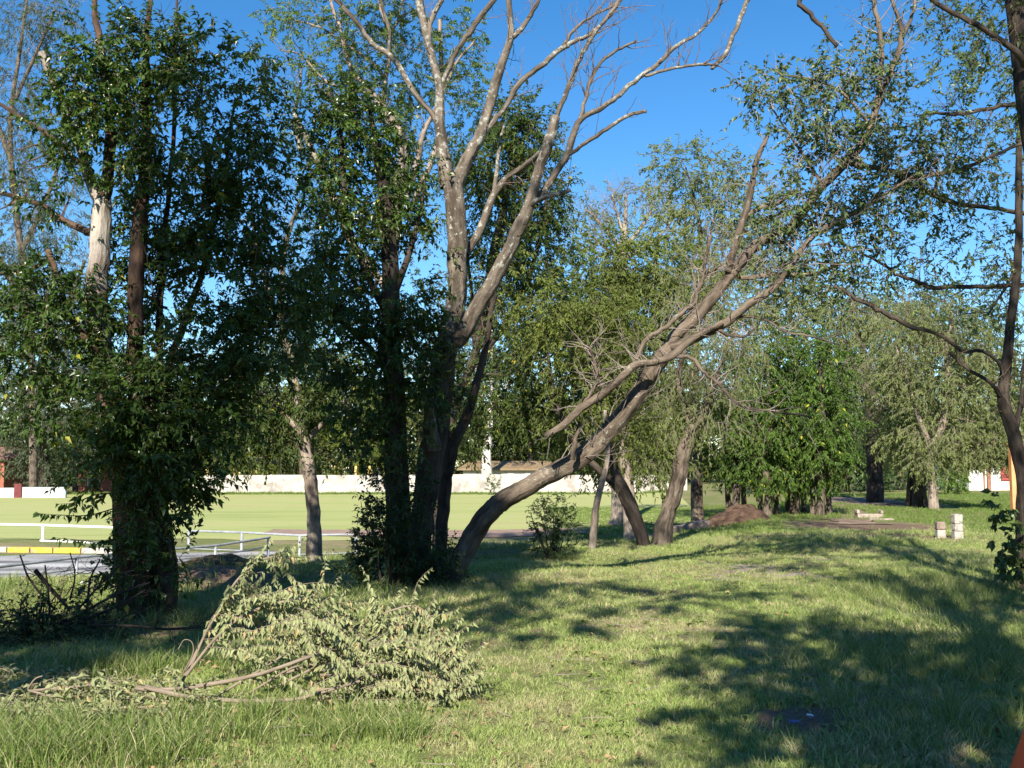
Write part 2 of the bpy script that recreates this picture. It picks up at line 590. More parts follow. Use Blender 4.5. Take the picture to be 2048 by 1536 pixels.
def ground_mat():
    m, nt, b, out = new_mat('grassy earth')
    g, n1, n2 = grass_color(nt)
    n3 = noise(nt, g.outputs['Position'], 38.0, 5, 0.7)
    green = ramp(nt, n3, [(0.3, (0.08, 0.105, 0.03)), (0.7, (0.22, 0.25, 0.09))])
    straw = ramp(nt, n3, [(0.3, (0.16, 0.13, 0.075)), (0.7, (0.36, 0.30, 0.18))])
    k = ramp(nt, math_n(nt, 'ADD', math_n(nt, 'MULTIPLY', n1, 0.6), math_n(nt, 'MULTIPLY', n2, 0.4)), [(0.45, (0, 0, 0)), (0.62, (1, 1, 1))])
    col = mix(nt, k, green, straw)
    at = nd(nt, 'ShaderNodeAttribute', attribute_name='dirt')
    dirt = ramp(nt, n3, [(0.25, (0.085, 0.055, 0.038)), (0.75, (0.26, 0.185, 0.135))])
    dk = ramp(nt, math_n(nt, 'ADD', at.outputs['Fac'], math_n(nt, 'MULTIPLY', math_n(nt, 'SUBTRACT', n2, 0.5), 0.9)), [(0.42, (0, 0, 0)), (0.62, (1, 1, 1))])
    col = mix(nt, dk, col, dirt)
    at2 = nd(nt, 'ShaderNodeAttribute', attribute_name='rubble')
    rub = ramp(nt, n3, [(0.3, (0.17, 0.135, 0.115)), (0.7, (0.42, 0.355, 0.315))])
    rk = ramp(nt, math_n(nt, 'ADD', at2.outputs['Fac'], math_n(nt, 'MULTIPLY', math_n(nt, 'SUBTRACT', n2, 0.5), 2.2)), [(0.45, (0, 0, 0)), (0.65, (1, 1, 1))])
    col = mix(nt, rk, col, rub)
    nt.links.new(col, b.inputs['Base Color'])
    b.inputs['Roughness'].default_value = 0.95
    b.inputs['Specular IOR Level'].default_value = 0.1
    bump(nt, b, n3, 0.8, 0.03)
    return m


def blade_mat():
    m, nt, b, out = new_mat('grass blade')
    g, n1, n2 = grass_color(nt)
    oi = nd(nt, 'ShaderNodeObjectInfo')
    gi = math_n(nt, 'ADD', math_n(nt, 'MULTIPLY', g.outputs['Random Per Island'], 0.6), math_n(nt, 'MULTIPLY', oi.outputs['Random'], 0.4))
    green = ramp(nt, gi, [(0.1, (0.15, 0.225, 0.048)), (0.9, (0.41, 0.50, 0.165))])
    straw = ramp(nt, gi, [(0.1, (0.31, 0.255, 0.145)), (0.9, (0.56, 0.475, 0.31))])
    k = math_n(nt, 'ADD', math_n(nt, 'MULTIPLY', n1, 0.6), math_n(nt, 'MULTIPLY', n2, 0.4))
    k = math_n(nt, 'ADD', k, math_n(nt, 'MULTIPLY', math_n(nt, 'SUBTRACT', g.outputs['Random Per Island'], 0.5), 0.35))
    k = ramp(nt, k, [(0.48, (0, 0, 0)), (0.67, (1, 1, 1))])
    col = mix(nt, k, green, straw)
    nt.links.new(col, b.inputs['Base Color'])
    b.inputs['Roughness'].default_value = 0.55
    b.inputs['Specular IOR Level'].default_value = 0.3
    t = nd(nt, 'ShaderNodeBsdfTranslucent')
    nt.links.new(col, t.inputs[0])
    ms = nd(nt, 'ShaderNodeMixShader')
    ms.inputs[0].default_value = 0.3
    nt.links.new(b.outputs[0], ms.inputs[1])
    nt.links.new(t.outputs[0], ms.inputs[2])
    nt.links.new(ms.outputs[0], out.inputs[0])
    return m


def long_grass_mat():
    m, nt, b, out = new_mat('long green grass')
    g = nd(nt, 'ShaderNodeNewGeometry')
    col = ramp(nt, g.outputs['Random Per Island'], [(0.0, (0.08, 0.135, 0.025)), (0.7, (0.21, 0.29, 0.07)), (0.86, (0.36, 0.37, 0.16)), (1.0, (0.46, 0.42, 0.25))])
    nt.links.new(col, b.inputs['Base Color'])
    b.inputs['Roughness'].default_value = 0.5
    t = nd(nt, 'ShaderNodeBsdfTranslucent')
    nt.links.new(col, t.inputs[0])
    ms = nd(nt, 'ShaderNodeMixShader')
    ms.inputs[0].default_value = 0.35
    nt.links.new(b.outputs[0], ms.inputs[1])
    nt.links.new(t.outputs[0], ms.inputs[2])
    nt.links.new(ms.outputs[0], out.inputs[0])
    return m


def field_mat():
    m, nt, b, out = new_mat('mown sports field')
    g = nd(nt, 'ShaderNodeNewGeometry')
    mp = nd(nt, 'ShaderNodeMapping')
    mp.inputs['Scale'].default_value = (0.22, 1.0, 1.0)
    nt.links.new(g.outputs['Position'], mp.inputs[0])
    n1 = noise(nt, mp.outputs[0], 0.22, 4, 0.6)
    n2 = noise(nt, mp.outputs[0], 1.6, 5, 0.65)
    n3 = noise(nt, g.outputs['Position'], 14, 4, 0.7)
    f = math_n(nt, 'ADD', math_n(nt, 'MULTIPLY', n1, 0.6), math_n(nt, 'MULTIPLY', n2, 0.4))
    col = ramp(nt, f, [(0.36, (0.24, 0.30, 0.085)), (0.46, (0.37, 0.405, 0.15)), (0.55, (0.43, 0.42, 0.19)), (0.64, (0.38, 0.30, 0.17))])
    col = mix(nt, 0.5, col, ramp(nt, n3, [(0.3, (0.17, 0.205, 0.06)), (0.7, (0.42, 0.44, 0.20))]))
    nt.links.new(col, b.inputs['Base Color'])
    b.inputs['Roughness'].default_value = 0.95
    b.inputs['Specular IOR Level'].default_value = 0.1
    bump(nt, b, n3, 0.5, 0.03)
    return m


def road_mat():
    m, nt, b, out = new_mat('grey gravel')
    g = nd(nt, 'ShaderNodeNewGeometry')
    v = nd(nt, 'ShaderNodeTexVoronoi')
    v.inputs['Scale'].default_value = 26.0
    nt.links.new(g.outputs['Position'], v.inputs['Vector'])
    mp = nd(nt, 'ShaderNodeMapping')
    mp.inputs['Rotation'].default_value = (0, 0, math.radians(-33))
    mp.inputs['Scale'].default_value = (0.12, 1.0, 1.0)
    nt.links.new(g.outputs['Position'], mp.inputs[0])
    n1 = noise(nt, mp.outputs[0], 1.1, 4, 0.6)
    n2 = noise(nt, g.outputs['Position'], 9, 5, 0.7)
    col = ramp(nt, n1, [(0.36, (0.10, 0.10, 0.11)), (0.5, (0.24, 0.235, 0.235)), (0.66, (0.40, 0.385, 0.37))])
    col = mix(nt, 0.35, col, v.outputs['Color'], 'OVERLAY')
    hs = nd(nt, 'ShaderNodeHueSaturation')
    hs.inputs['Saturation'].default_value = 0.25
    nt.links.new(col, hs.inputs['Color'])
    col = mix(nt, ramp(nt, n2, [(0.55, (0, 0, 0)), (0.7, (1, 1, 1))]), hs.outputs[0], (0.19, 0.17, 0.15))
    nt.links.new(col, b.inputs['Base Color'])
    b.inputs['Roughness'].default_value = 0.9
    bump(nt, b, v.outputs['Distance'], 0.7, 0.02)
    return m


M['lawn_green'] = leaf_mat('lush lawn blade', (0.10, 0.16, 0.03), (0.25, 0.31, 0.09), 0.55, 0.3)
M['ground'] = ground_mat()
M['blade'] = blade_mat()
M['long_grass'] = long_grass_mat()
M['field'] = field_mat()
M['gravel'] = road_mat()
M['soil'] = plain_mat('red brown soil', (0.035, 0.022, 0.016), (0.125, 0.08, 0.058), 5, 0.95, 0.05, 0.1)
M['track'] = plain_mat('pink earth track', (0.22, 0.15, 0.12), (0.34, 0.25, 0.20), 2.5, 0.95, 0.02, 0.1)
M['path'] = plain_mat('trodden earth', (0.12, 0.085, 0.065), (0.30, 0.225, 0.175), 2.2, 0.95, 0.02, 0.1)
M['white_paint'] = plain_mat('white painted pipe', (0.72, 0.73, 0.74), (0.84, 0.84, 0.83), 6, 0.45, 0.0, 0.4, stain=(0.36, 0.27, 0.21), st_scale=6, st_at=0.60)
M['pipe'] = plain_mat('shade grey rusty pipe', (0.19, 0.21, 0.24), (0.33, 0.35, 0.375), 5, 0.5, 0.0, 0.4, stain=(0.18, 0.13, 0.10), st_scale=7, st_at=0.58)  # blue grey base carries the shade on the white railing; stains are rust
M['yellow'] = plain_mat('yellow kerb paint', (0.48, 0.33, 0.035), (0.62, 0.46, 0.08), 5, 0.7, 0.003, 0.3, stain=(0.30, 0.25, 0.18), st_scale=4, st_at=0.53)
M['kerb'] = plain_mat('bare kerb concrete', (0.33, 0.30, 0.28), (0.48, 0.45, 0.41), 6, 0.85, 0.005)
M['wall'] = plain_mat('whitewashed concrete', (0.31, 0.285, 0.26), (0.52, 0.485, 0.44), 1.3, 0.9, 0.01, 0.2, stain=(0.27, 0.245, 0.225), st_scale=0.7, st_at=0.52)
M['low_wall'] = plain_mat('grey painted low wall', (0.30, 0.32, 0.34), (0.44, 0.46, 0.48), 1.8, 0.85, 0.01)
M['maroon'] = plain_mat('dark red paint', (0.10, 0.02, 0.022), (0.16, 0.035, 0.035), 4, 0.6, 0.0)
M['concrete'] = plain_mat('rough post concrete', (0.26, 0.235, 0.21), (0.50, 0.465, 0.425), 16, 0.9, 0.03, 0.2, stain=(0.15, 0.125, 0.11), st_scale=9, st_at=0.53)
M['concrete_brown'] = plain_mat('stained brown concrete', (0.15, 0.115, 0.095), (0.30, 0.24, 0.20), 14, 0.9, 0.012, 0.2)
M['stone_white'] = plain_mat('pale stone', (0.20, 0.165, 0.135), (0.38, 0.33, 0.28), 12, 0.85, 0.01, 0.2, stain=(0.35, 0.30, 0.26), st_scale=5, st_at=0.62)
M['house_white'] = plain_mat('white house plaster', (0.78, 0.79, 0.80), (0.84, 0.85, 0.85), 2, 0.8, 0.004)
M['house_peach'] = plain_mat('pale peach plaster', (0.62, 0.50, 0.42), (0.72, 0.60, 0.52), 2, 0.85, 0.004)
M['brown_col'] = plain_mat('brown painted column', (0.20, 0.10, 0.06), (0.30, 0.16, 0.10), 4, 0.7, 0.003)
M['red_grille'] = plain_mat('red iron grille', (0.26, 0.05, 0.045), (0.38, 0.09, 0.075), 6, 0.6, 0.0)
M['dark_glass'] = plain_mat('dark window glass', (0.02, 0.022, 0.025), (0.04, 0.042, 0.045), 3, 0.1, 0.0, 0.6)
M['roof_red'] = plain_mat('weathered roof tile', (0.12, 0.065, 0.045), (0.22, 0.125, 0.09), 3, 0.8, 0.02)
M['roof_tan'] = plain_mat('tan roof sheet', (0.17, 0.12, 0.07), (0.25, 0.185, 0.11), 2, 0.8, 0.01)
M['cream'] = plain_mat('cream plaster', (0.50, 0.46, 0.38), (0.62, 0.57, 0.48), 2, 0.85, 0.005)
M['yellow_wall'] = plain_mat('yellow plaster', (0.55, 0.40, 0.14), (0.66, 0.52, 0.22), 2, 0.85, 0.005)
M['brick'] = plain_mat('red brick wall', (0.22, 0.075, 0.05), (0.34, 0.13, 0.085), 4, 0.85, 0.01)
M['orange_post'] = plain_mat('orange painted post', (0.55, 0.25, 0.11), (0.68, 0.34, 0.16), 5, 0.6, 0.003)
M['orange'] = plain_mat('orange plastic', (0.80, 0.075, 0.008), (0.84, 0.085, 0.01), 3, 0.45, 0.0, 0.4)
M['litter'] = plain_mat('white paper', (0.70, 0.72, 0.76), (0.80, 0.82, 0.85), 6, 0.7, 0.0)
M['litter_blue'] = plain_mat('blue plastic scrap', (0.10, 0.12, 0.34), (0.18, 0.20, 0.48), 6, 0.5, 0.0)

# ------------------------------------------------------------------ the ground
GEN = {}


def dirt_mask(x, y):
    d = np.zeros_like(x)
    for (px, py, rx, ry, a) in GEN['dirt']:
        c = GEN['pts'][(px, py)]
        d = np.maximum(d, a * np.exp(-(((x - c[0]) / rx) ** 2 + ((y - c[1]) / ry) ** 2)))
    return d


def rubble_mask(x, y):
    d = np.zeros_like(x)
    for (px, py, rx, ry, a) in GEN['rubble']:
        c = GEN['pts'][(px, py)]
        d = np.maximum(d, a * np.exp(-(((x - c[0]) / rx) ** 2 + ((y - c[1]) / ry) ** 2)))
    return d


GEN['dirt'] = [(450, 1150, 1.2, 0.9, 1.0), (680, 1150, 1.0, 0.6, 0.62), (900, 1115, 0.9, 0.7, 0.85), (1000, 1105, 1.0, 0.5, 0.6),
               (1620, 1448, 0.55, 0.5, 1.05), (1740, 1395, 0.5, 0.5, 0.62), (1330, 1185, 0.9, 0.9, 0.52), (920, 1290, 0.5, 0.4, 0.62),
               (1960, 1270, 0.8, 0.4, 0.85), (1060, 1265, 0.7, 0.6, 0.55), (1140, 1345, 0.4, 0.3, 0.5), (1250, 1225, 0.9, 0.6, 0.45), (1500, 1275, 0.5, 0.4, 0.42), (1160, 1450, 0.35, 0.2, 0.5), (1740, 1055, 2.2, 3.4, 1.0), (1240, 1320, 0.4, 0.3, 0.5), (900, 1520, 0.25, 0.12, 0.7),
               (290, 1260, 1.0, 0.8, 0.65), (820, 1180, 1.2, 0.7, 0.6), (1300, 1300, 0.3, 0.3, 0.4), (1800, 1072, 2.4, 1.6, 0.8), (1745, 1005, 2.2, 8.0, 0.9)]
GEN['rubble'] = [(1500, 1135, 0.9, 1.2, 0.66), (1580, 1148, 0.7, 0.8, 0.64), (1450, 1155, 0.5, 0.8, 0.6), (1650, 1120, 0.6, 0.9, 0.6)]
GEN['pts'] = {}
for e in GEN['dirt'] + GEN['rubble']:
    GEN['pts'][(e[0], e[1])] = G(e[0], e[1])


def axis(a, b, step, lo, hi, growth=1.09):
    v = list(np.arange(a, b, step))
    s = step
    x = v[-1]
    while x < hi:
        s *= growth
        x += s
        v.append(x)
    s = step
    x = v[0]
    pre = []
    while x > lo:
        s *= growth
        x -= s
        pre.append(x)
    return np.array(pre[::-1] + v)


def sheet(name, xs, ys, zf, mat, kind='structure'):
    X, Yv = np.meshgrid(xs, ys)
    Z = zf(X, Yv)
    n, m = X.shape
    v = np.stack([X, Yv, Z], -1).reshape(-1, 3)
    i = (np.arange(n - 1)[:, None] * m + np.arange(m - 1)[None, :])
    f = np.stack([i, i + 1, i + m + 1, i + m], -1).reshape(-1, 4)
    g = Geo()
    g.add(v, f4=f)
    o = build(name, g, mat, smooth=True, attrs=False)
    o['kind'] = kind
    a = o.data.attributes.new('dirt', 'FLOAT', 'POINT')
    a.data.foreach_set('value', dirt_mask(v[:, 0], v[:, 1]).astype(np.float32))
    a = o.data.attributes.new('rubble', 'FLOAT', 'POINT')
    a.data.foreach_set('value', rubble_mask(v[:, 0], v[:, 1]).astype(np.float32))
    return o


sheet('ground', axis(-12, 14, 0.2, -900, 900), axis(2.5, 34, 0.2, -200, 1500), height, M['ground'])


def strip(name, left, right, nz, lift, mat, edge=0.25, sub=14, across=8, seed=1):
    """a conformal strip between two polylines with ragged edges"""
    L, _ = smooth_path(np.array(left), np.zeros(len(left)), sub)
    R, _ = smooth_path(np.array(right), np.zeros(len(right)), sub)
    n = len(L)
    t = np.linspace(0, 1, across + 1)[None, :, None]
    Q = L[:, None, :] * (1 - t) + R[:, None, :] * t
    w = np.zeros((n, across + 1))
    w[:, 0] = 1
    w[:, -1] = 1
    Q = Q + w[..., None] * edge * 2 * (np.stack([vnoise(Q[..., 0] * 1.7, Q[..., 1] * 1.7, 0, seed), vnoise(Q[..., 0] * 1.7, Q[..., 1] * 1.7, 4, seed + 3)], -1) - 0.5)
    Z = height(Q[..., 0], Q[..., 1]) + lift if nz is None else np.full(Q.shape[:2], nz)
    v = np.concatenate([Q, Z[..., None]], -1).reshape(-1, 3)
    m = across + 1
    i = np.arange(n - 1)[:, None] * m + np.arange(m - 1)[None, :]
    f = np.stack([i, i + 1, i + m + 1, i + m], -1).reshape(-1, 4)
    g = Geo()
    g.add(v, f4=f)
    o = build(name, g, mat, smooth=True, attrs=False)
    o['kind'] = 'structure'
    return o


# the sports field lies flat beyond the bank, with the track, the road and the path on top of it
strip('sports_field', [(-120, 29.5), (-40, 31), (-15, 33.5), (-4, 33.5), (6, 40), (9, 48)], [(-120, 88), (-60, 88), (-27, 87), (-10, 87), (8, 87), (14, 87)], None, 0.010, M['field'], edge=0.5, sub=10, across=40)
strip('running_track', [(-9, 35.6), (-5, 34.6), (-1, 34.2), (3, 36.5)], [(-9, 38.5), (-5, 38.0), (-1, 38.2), (3, 40)], None, 0.022, M['track'], edge=0.2)
strip('gravel_road', [(-40, 18.0), (-16, 18.2), (-10.5, 19.4), (-8.2, 22.2), (-6.6, 27.6)], [(-40, 27.6), (-16, 27.4), (-13, 27.6), (-10.5, 27.9), (-6.4, 28.8)], None, 0.014, M['gravel'], edge=0.2)
a1, b1 = [G(1668, 1050), G(1664, 1042), G(1660, 1028), G(1620, 1012), G(1640, 1000), G(1700, 992)], [G(1770, 1050), G(1758, 1044), G(1745, 1034), G(1745, 1018), G(1800, 1003), G(1800, 993)]
strip('dirt_path', [tuple(p[:2]) for p in a1], [tuple(p[:2]) for p in b1], None, 0.018, M['path'], edge=0.5, sub=10)

# red brown heap of soil by the yellow flowered trees
def mound(name, px, py, Y, rx, ry, hgt, mat, seed):
    c = P(px, py, Y)
    xs = np.linspace(-1.15, 1.15, 60)
    X, Yv = np.meshgrid(xs, xs)
    r = np.sqrt(X ** 2 + Yv ** 2)
    Z = hgt * np.clip(1 - r ** 2, -0.3, 1) * (0.55 + 0.9 * fbm(X * 2.2 + 5, Yv * 2.2, seed)) + 0.30 * hgt * (fbm(X * 6, Yv * 6, seed + 1, 4) - 0.5)
    x, y = c[0] + X * rx, c[1] + Yv * ry
    v = np.stack([x, y, height(x, y) - 0.03 + Z], -1).reshape(-1, 3)
    m = len(xs)
    i = np.arange(m - 1)[:, None] * m + np.arange(m - 1)[None, :]
    g = Geo()
    g.add(v, f4=np.stack([i, i + 1, i + m + 1, i + m], -1).reshape(-1, 4))
    o = build(name, g, mat, smooth=True, attrs=False)
    o['kind'] = 'structure'
    return o


mound('soil_mound', 1440, 1035, 31.0, 1.5, 1.4, 0.80, M['soil'], 3)
mound('earth_bank', 445, 1160, 15.6, 0.85, 0.8, 0.20, M['soil'], 8)

# ------------------------------------------------------------------ buildings and walls
def part(name, geo, mat, root, bevel=0.0):
    return build(name, geo, mat, parent=root, off=root.location, attrs=False, bevel=bevel)


FZ = -0.8                                         # level of the sports field
root = thing('boundary_wall', 'long whitewashed concrete panel wall along the far edge of the sports field', 'wall', (-7, 86, FZ))
x = -27.6
i = 0
rr = random.Random(4)
while x < 15:
    wpan = 3.55
    hh = 1.62 + rr.uniform(-0.04, 0.05)
    part('panel', Geo().box((x + 0.09, 85.96, FZ - 0.2), (x + wpan - 0.09, 86.06, FZ + hh)), M['wall'], root)
    part('post', Geo().box((x - 0.08, 85.92, FZ - 0.2), (x + 0.08, 86.10, FZ + hh + 0.03)), M['wall'], root)
    x += wpan

root = thing('low_wall', 'low grey painted wall at the left end of the field with a dark red post', 'wall', (-36, 75.7, FZ))
part('wall_body', Geo().box((-43, 75.6, FZ - 0.2), (-37.25, 75.85, FZ + 0.75)), M['low_wall'], root)
part('wall_body', Geo().box((-36.65, 75.6, FZ - 0.2), (-33.4, 75.85, FZ + 0.80)), M['low_wall'], root)
part('post', Geo().box((-37.22, 75.5, FZ - 0.2), (-36.68, 75.95, FZ + 1.05)), M['maroon'], root)


def building(name, label, x0, x1, y0, z1, mat, roof, rz, wins, depth=6.0, wmat=None):
    root = thing(name, label, 'building', ((x0 + x1) / 2, y0, FZ))
    part('wall', Geo().box((x0, y0, FZ - 0.3), (x1, y0 + depth, z1)), mat, root)
    g = Geo()
    o = 0.5
    v = [(x0 - o, y0 - o, z1 + 0.003), (x1 + o, y0 - o, z1 + 0.003), (x1 + o, y0 + depth + o, z1 + 0.003), (x0 - o, y0 + depth + o, z1 + 0.003), (x0 - o + 1, y0 + depth / 2, z1 + rz), (x1 + o - 1, y0 + depth / 2, z1 + rz)]
    v2 = [(a, b, c + 0.16) for a, b, c in v[:4]]
    g.add(v[:4] + v2 + v[4:], f4=[(0, 3, 2, 1), (0, 1, 5, 4), (1, 2, 6, 5), (2, 3, 7, 6), (3, 0, 4, 7), (4, 5, 9, 8), (6, 7, 8, 9)], f3=[(5, 6, 9), (7, 4, 8)])
    part('roof', g, roof, root)
    for (wx0, wx1, wz0, wz1) in wins:
        f = part('window', Geo().box((wx0 - 0.08, y0 - 0.05, wz0 - 0.08), (wx1 + 0.08, y0 - 0.002, wz1 + 0.08)), M['house_white'], root)
        build('pane', Geo().box((wx0, y0 - 0.07, wz0), (wx1, y0 - 0.052, wz1)), wmat or M['dark_glass'], parent=f, off=root.location, attrs=False)
    return root


# cream house with tan roof behind the wall
building('cream_house', 'cream house with a low tan roof behind the white wall', -4.6, 4.2, 95, 1.15, M['cream'], M['roof_tan'], 0.9,
         [(-0.35, 0.1, -0.2, 0.75), (1.3, 1.75, -0.2, 0.75), (-2.6, -2.1, -0.2, 0.75)])
building('yellow_house', 'yellow house glimpsed between the trees behind the left part of the wall', -31.5, -24.5, 101, 1.7, M['yellow_wall'], M['roof_tan'], 0.8,
         [(-29.5, -28.6, 0.1, 1.2), (-27.2, -26.3, 0.1, 1.2)])
building('pale_yellow_house', 'pale yellow house behind the wall beside the dark privet trunk', -17.5, -11.5, 99, 1.9, M['yellow_wall'], M['roof_tan'], 0.8,
         [(-16.4, -15.6, 0.3, 1.3), (-13.6, -12.8, 0.3, 1.3)])
building('brick_house', 'red brick house in the trees at the far left edge', -56, -44.3, 88, 2.1, M['brick'], M['roof_red'], 1.2,
         [(-46.5, -45.5, 0.1, 1.5), (-49.5, -48.2, 0.1, 1.5)])
building('brick_shed', 'small red brick shed behind the low grey wall', -39.6, -36.4, 92, 1.75, M['brick'], M['roof_red'], 0.7,
         [(-38.6, -37.6, -0.2, 1.2)])

# white house on the right
HY, HZ = 65.0, -0.45
root = thing('white_house', 'white house with brown columns and red window grille at the far right', 'house', (31.5, HY, HZ))
hx = lambda px: (px - 1024) / FPX * HY
part('wall', Geo().box((hx(1934), HY, HZ - 0.3), (hx(1962), HY + 7, HZ + 2.55)), M['house_white'], root)
part('column', Geo().box((hx(1962.3), HY - 0.12, HZ - 0.3), (hx(1964.5), HY + 0.3, HZ + 2.55)), M['brown_col'], root)
part('wall', Geo().box((hx(1964.8), HY, HZ - 0.3), (hx(1968.6), HY + 7, HZ + 2.55)), M['house_white'], root)
part('column', Geo().box((hx(1969), HY - 0.15, HZ - 0.3), (hx(1976), HY + 0.3, HZ + 2.55)), M['brown_col'], root)
part('wall', Geo().box((hx(1976.3), HY, HZ - 0.3), (hx(1996.5), HY + 7, HZ + 2.55)), M['house_white'], root)
part('wall', Geo().box((hx(1996.8), HY + 0.02, HZ - 0.3), (hx(2015), HY + 7, HZ + 1.05)), M['house_peach'], root)
part('wall', Geo().box((hx(2015.3), HY + 0.02, HZ - 0.3), (hx(2120), HY + 7, HZ + 2.55)), M['house_peach'], root)
w_ = part('window', Geo().box((hx(1996.8), HY + 0.10, HZ + 1.053), (hx(2015), HY + 0.16, HZ + 2.55)), M['dark_glass'], root)
k = 0
for xx in np.linspace(hx(1997.5), hx(2014.5), 9):
    build('bar', Geo().box((xx - 0.015, HY + 0.02, HZ + 1.06), (xx + 0.015, HY + 0.05, HZ + 2.5)), M['red_grille'], parent=w_, off=root.location, attrs=False)
for zz in (1.2, 1.55, 1.9, 2.25):
    build('crossbar', Geo().box((hx(1997), HY - 0.002, HZ + zz - 0.05), (hx(2015), HY + 0.018, HZ + zz + 0.05)), M['red_grille'], parent=w_, off=root.location, attrs=False)
g = Geo()
x0, x1, z1 = hx(1925), hx(2140), HZ + 2.56
v = [(x0, HY - 0.9, z1), (x1, HY - 0.9, z1), (x1, HY + 8, z1), (x0, HY + 8, z1), (x0, HY - 0.9, z1 + .15), (x1, HY - 0.9, z1 + .15), (x1, HY + 8, z1 + .15), (x0, HY + 8, z1 + .15), (x0 + 1.5, HY + 3.5, z1 + 1.2), (x1 - 1.5, HY + 3.5, z1 + 1.2)]
g.add(v, f4=[(0, 3, 2, 1), (0, 1, 5, 4), (1, 2, 6, 5), (2, 3, 7, 6), (3, 0, 4, 7), (4, 5, 9, 8), (6, 7, 8, 9)], f3=[(5, 6, 9), (7, 4, 8)])
part('roof', g, M['roof_red'], root)

# orange post in front of the white house
c = P(2030, 1030, 36.0)
zg = float(height(c[0], c[1]))
root = thing('orange_post', 'orange painted square post standing on the lawn by the right tree trunk', 'post', (c[0], c[1], zg))
part('shaft', Geo().box((c[0] - 0.11, c[1] - 0.11, zg - 0.3), (c[0] + 0.11, c[1] + 0.11, zg + 2.35)), M['orange_post'], root, bevel=0.012)
part('cap', Geo().box((c[0] - 0.14, c[1] - 0.14, zg + 2.352), (c[0] + 0.14, c[1] + 0.14, zg + 2.42)), M['orange_post'], root, bevel=0.012)

# ------------------------------------------------------------------ railings, kerb, posts
def railing(name, label, posts, rails, hgt, r, mat, group=None, pr=None):
    """posts: ground points; rails: height fractions for top and lower rails"""
    c = np.mean(np.array(posts), axis=0)
    root = thing(name, label, 'railing', c, group)
    pr = pr or r
    for p in posts:
        g = Geo()
        tube(g, [np.array(p) + (0, 0, -0.25), np.array(p) + (0, 0, hgt - 0.02)], [pr, pr], 10)
        build('post', g, mat, parent=root, smooth=True, off=c, attrs=False)
    for (fr, a, b, rs) in rails:
        pts = [np.array(p) + (0, 0, hgt * fr) for p in posts[a:b]]
        g = Geo()
        e0 = pts[0] + (pts[0] - pts[1]) * 0.03
        e1 = pts[-1] + (pts[-1] - pts[-2]) * 0.03
        tube(g, [e0] + pts + [e1], [rs] * (len(pts) + 2), 8)
        build('rail', g, mat, parent=root, smooth=True, off=c, attrs=False)
    return root


def F(px, py):
    r = ray(px, py)
    t = (EYE - FZ) / -r[2]
    return np.array([r[0] * t, r[1] * t, FZ])


railing('pipe_railing', 'white two rail pipe barrier nearer the road edge behind the ivy covered tree',
        [F(-60, 1195), F(152, 1163), F(300, 1146), F(430, 1133), F(536, 1113)], [(1.0, 0, 5, 0.032), (0.52, 0, 5, 0.022)], 0.50, 0.03, M['pipe'], pr=0.034)
railing('pipe_railing', 'pipe barrier greyed for shade on the far side of the road behind the round straight trunk',
        [F(377, 1101), F(483, 1105), F(599, 1113), F(712, 1110)], [(1.0, 0, 4, 0.034), (0.10, 0, 2, 0.02), (0.10, 2, 4, 0.022)], 0.56, 0.04, M['pipe'])
railing('pipe_railing', 'bright white low pipe barrier at the left edge above the yellow kerb',
        [F(-130, 1078), F(85, 1083), F(230, 1089)], [(1.0, 0, 3, 0.042), (0.05, 1, 3, 0.032)], 0.52, 0.04, M['white_paint'])

root = thing('kerb', 'kerb with peeling yellow paint beside the gravel road at left', 'kerb', F(90, 1108))
def kerb_piece(pa, pb, mat, h=0.14):
    a, b = F(*pa), F(*pb)
    d = unit(b - a)
    n = np.array([-d[1], d[0], 0]) * 0.30
    g = Geo()
    lo = [a + (0, 0, -0.15), b + (0, 0, -0.15), b + n + (0, 0, -0.15), a + n + (0, 0, -0.15)]
    hi = [p + np.array([0, 0, 0.15 + h]) for p in lo]
    g.add(lo + hi, f4=[(0, 3, 2, 1), (4, 5, 6, 7), (0, 1, 5, 4), (1, 2, 6, 5), (2, 3, 7, 6), (3, 0, 4, 7)])
    return part('kerb_stone', g, mat, root, bevel=0.02)
kerb_piece((-80, 1104), (12, 1104.6), M['kerb'])
kerb_piece((14, 1104.7), (58, 1105.2), M['yellow'])
kerb_piece((60, 1105.3), (104, 1105.8), M['yellow'])
kerb_piece((106, 1105.9), (160, 1106.5), M['yellow'])
kerb_piece((162, 1106.6), (215, 1107.2), M['kerb'])
kerb_piece((217, 1107.3), (270, 1108), M['kerb'])

def block_post(label, px, py, w, blocks, rot):
    c = G(px, py)
    root = thing('concrete_post', label, 'post', c, 'concrete stub posts on the right lawn')
    z = -0.15
    for (h, mt, s) in blocks:
        h0 = h + (0.15 if z < 0 else 0)
        o = build('block', Geo().box((-w / 2 * s, -w / 2 * s, z), (w / 2 * s, w / 2 * s, z + h0 - 0.004)), M[mt], parent=root, attrs=False, bevel=0.022)
        o.rotation_euler = (0, 0, rot + rr.uniform(-0.06, 0.06))
        z += h0
    return root
block_post('shorter concrete stub post with a brown upper half', 1881, 1076, 0.19, [(0.18, 'concrete', 0.98), (0.18, 'concrete_brown', 1.0)], 0.0)
block_post('taller concrete stub post of three stacked pale blocks', 1915, 1078, 0.20, [(0.17, 'concrete', 1.0), (0.16, 'concrete', 0.96), (0.22, 'concrete', 0.94)], 0.05)

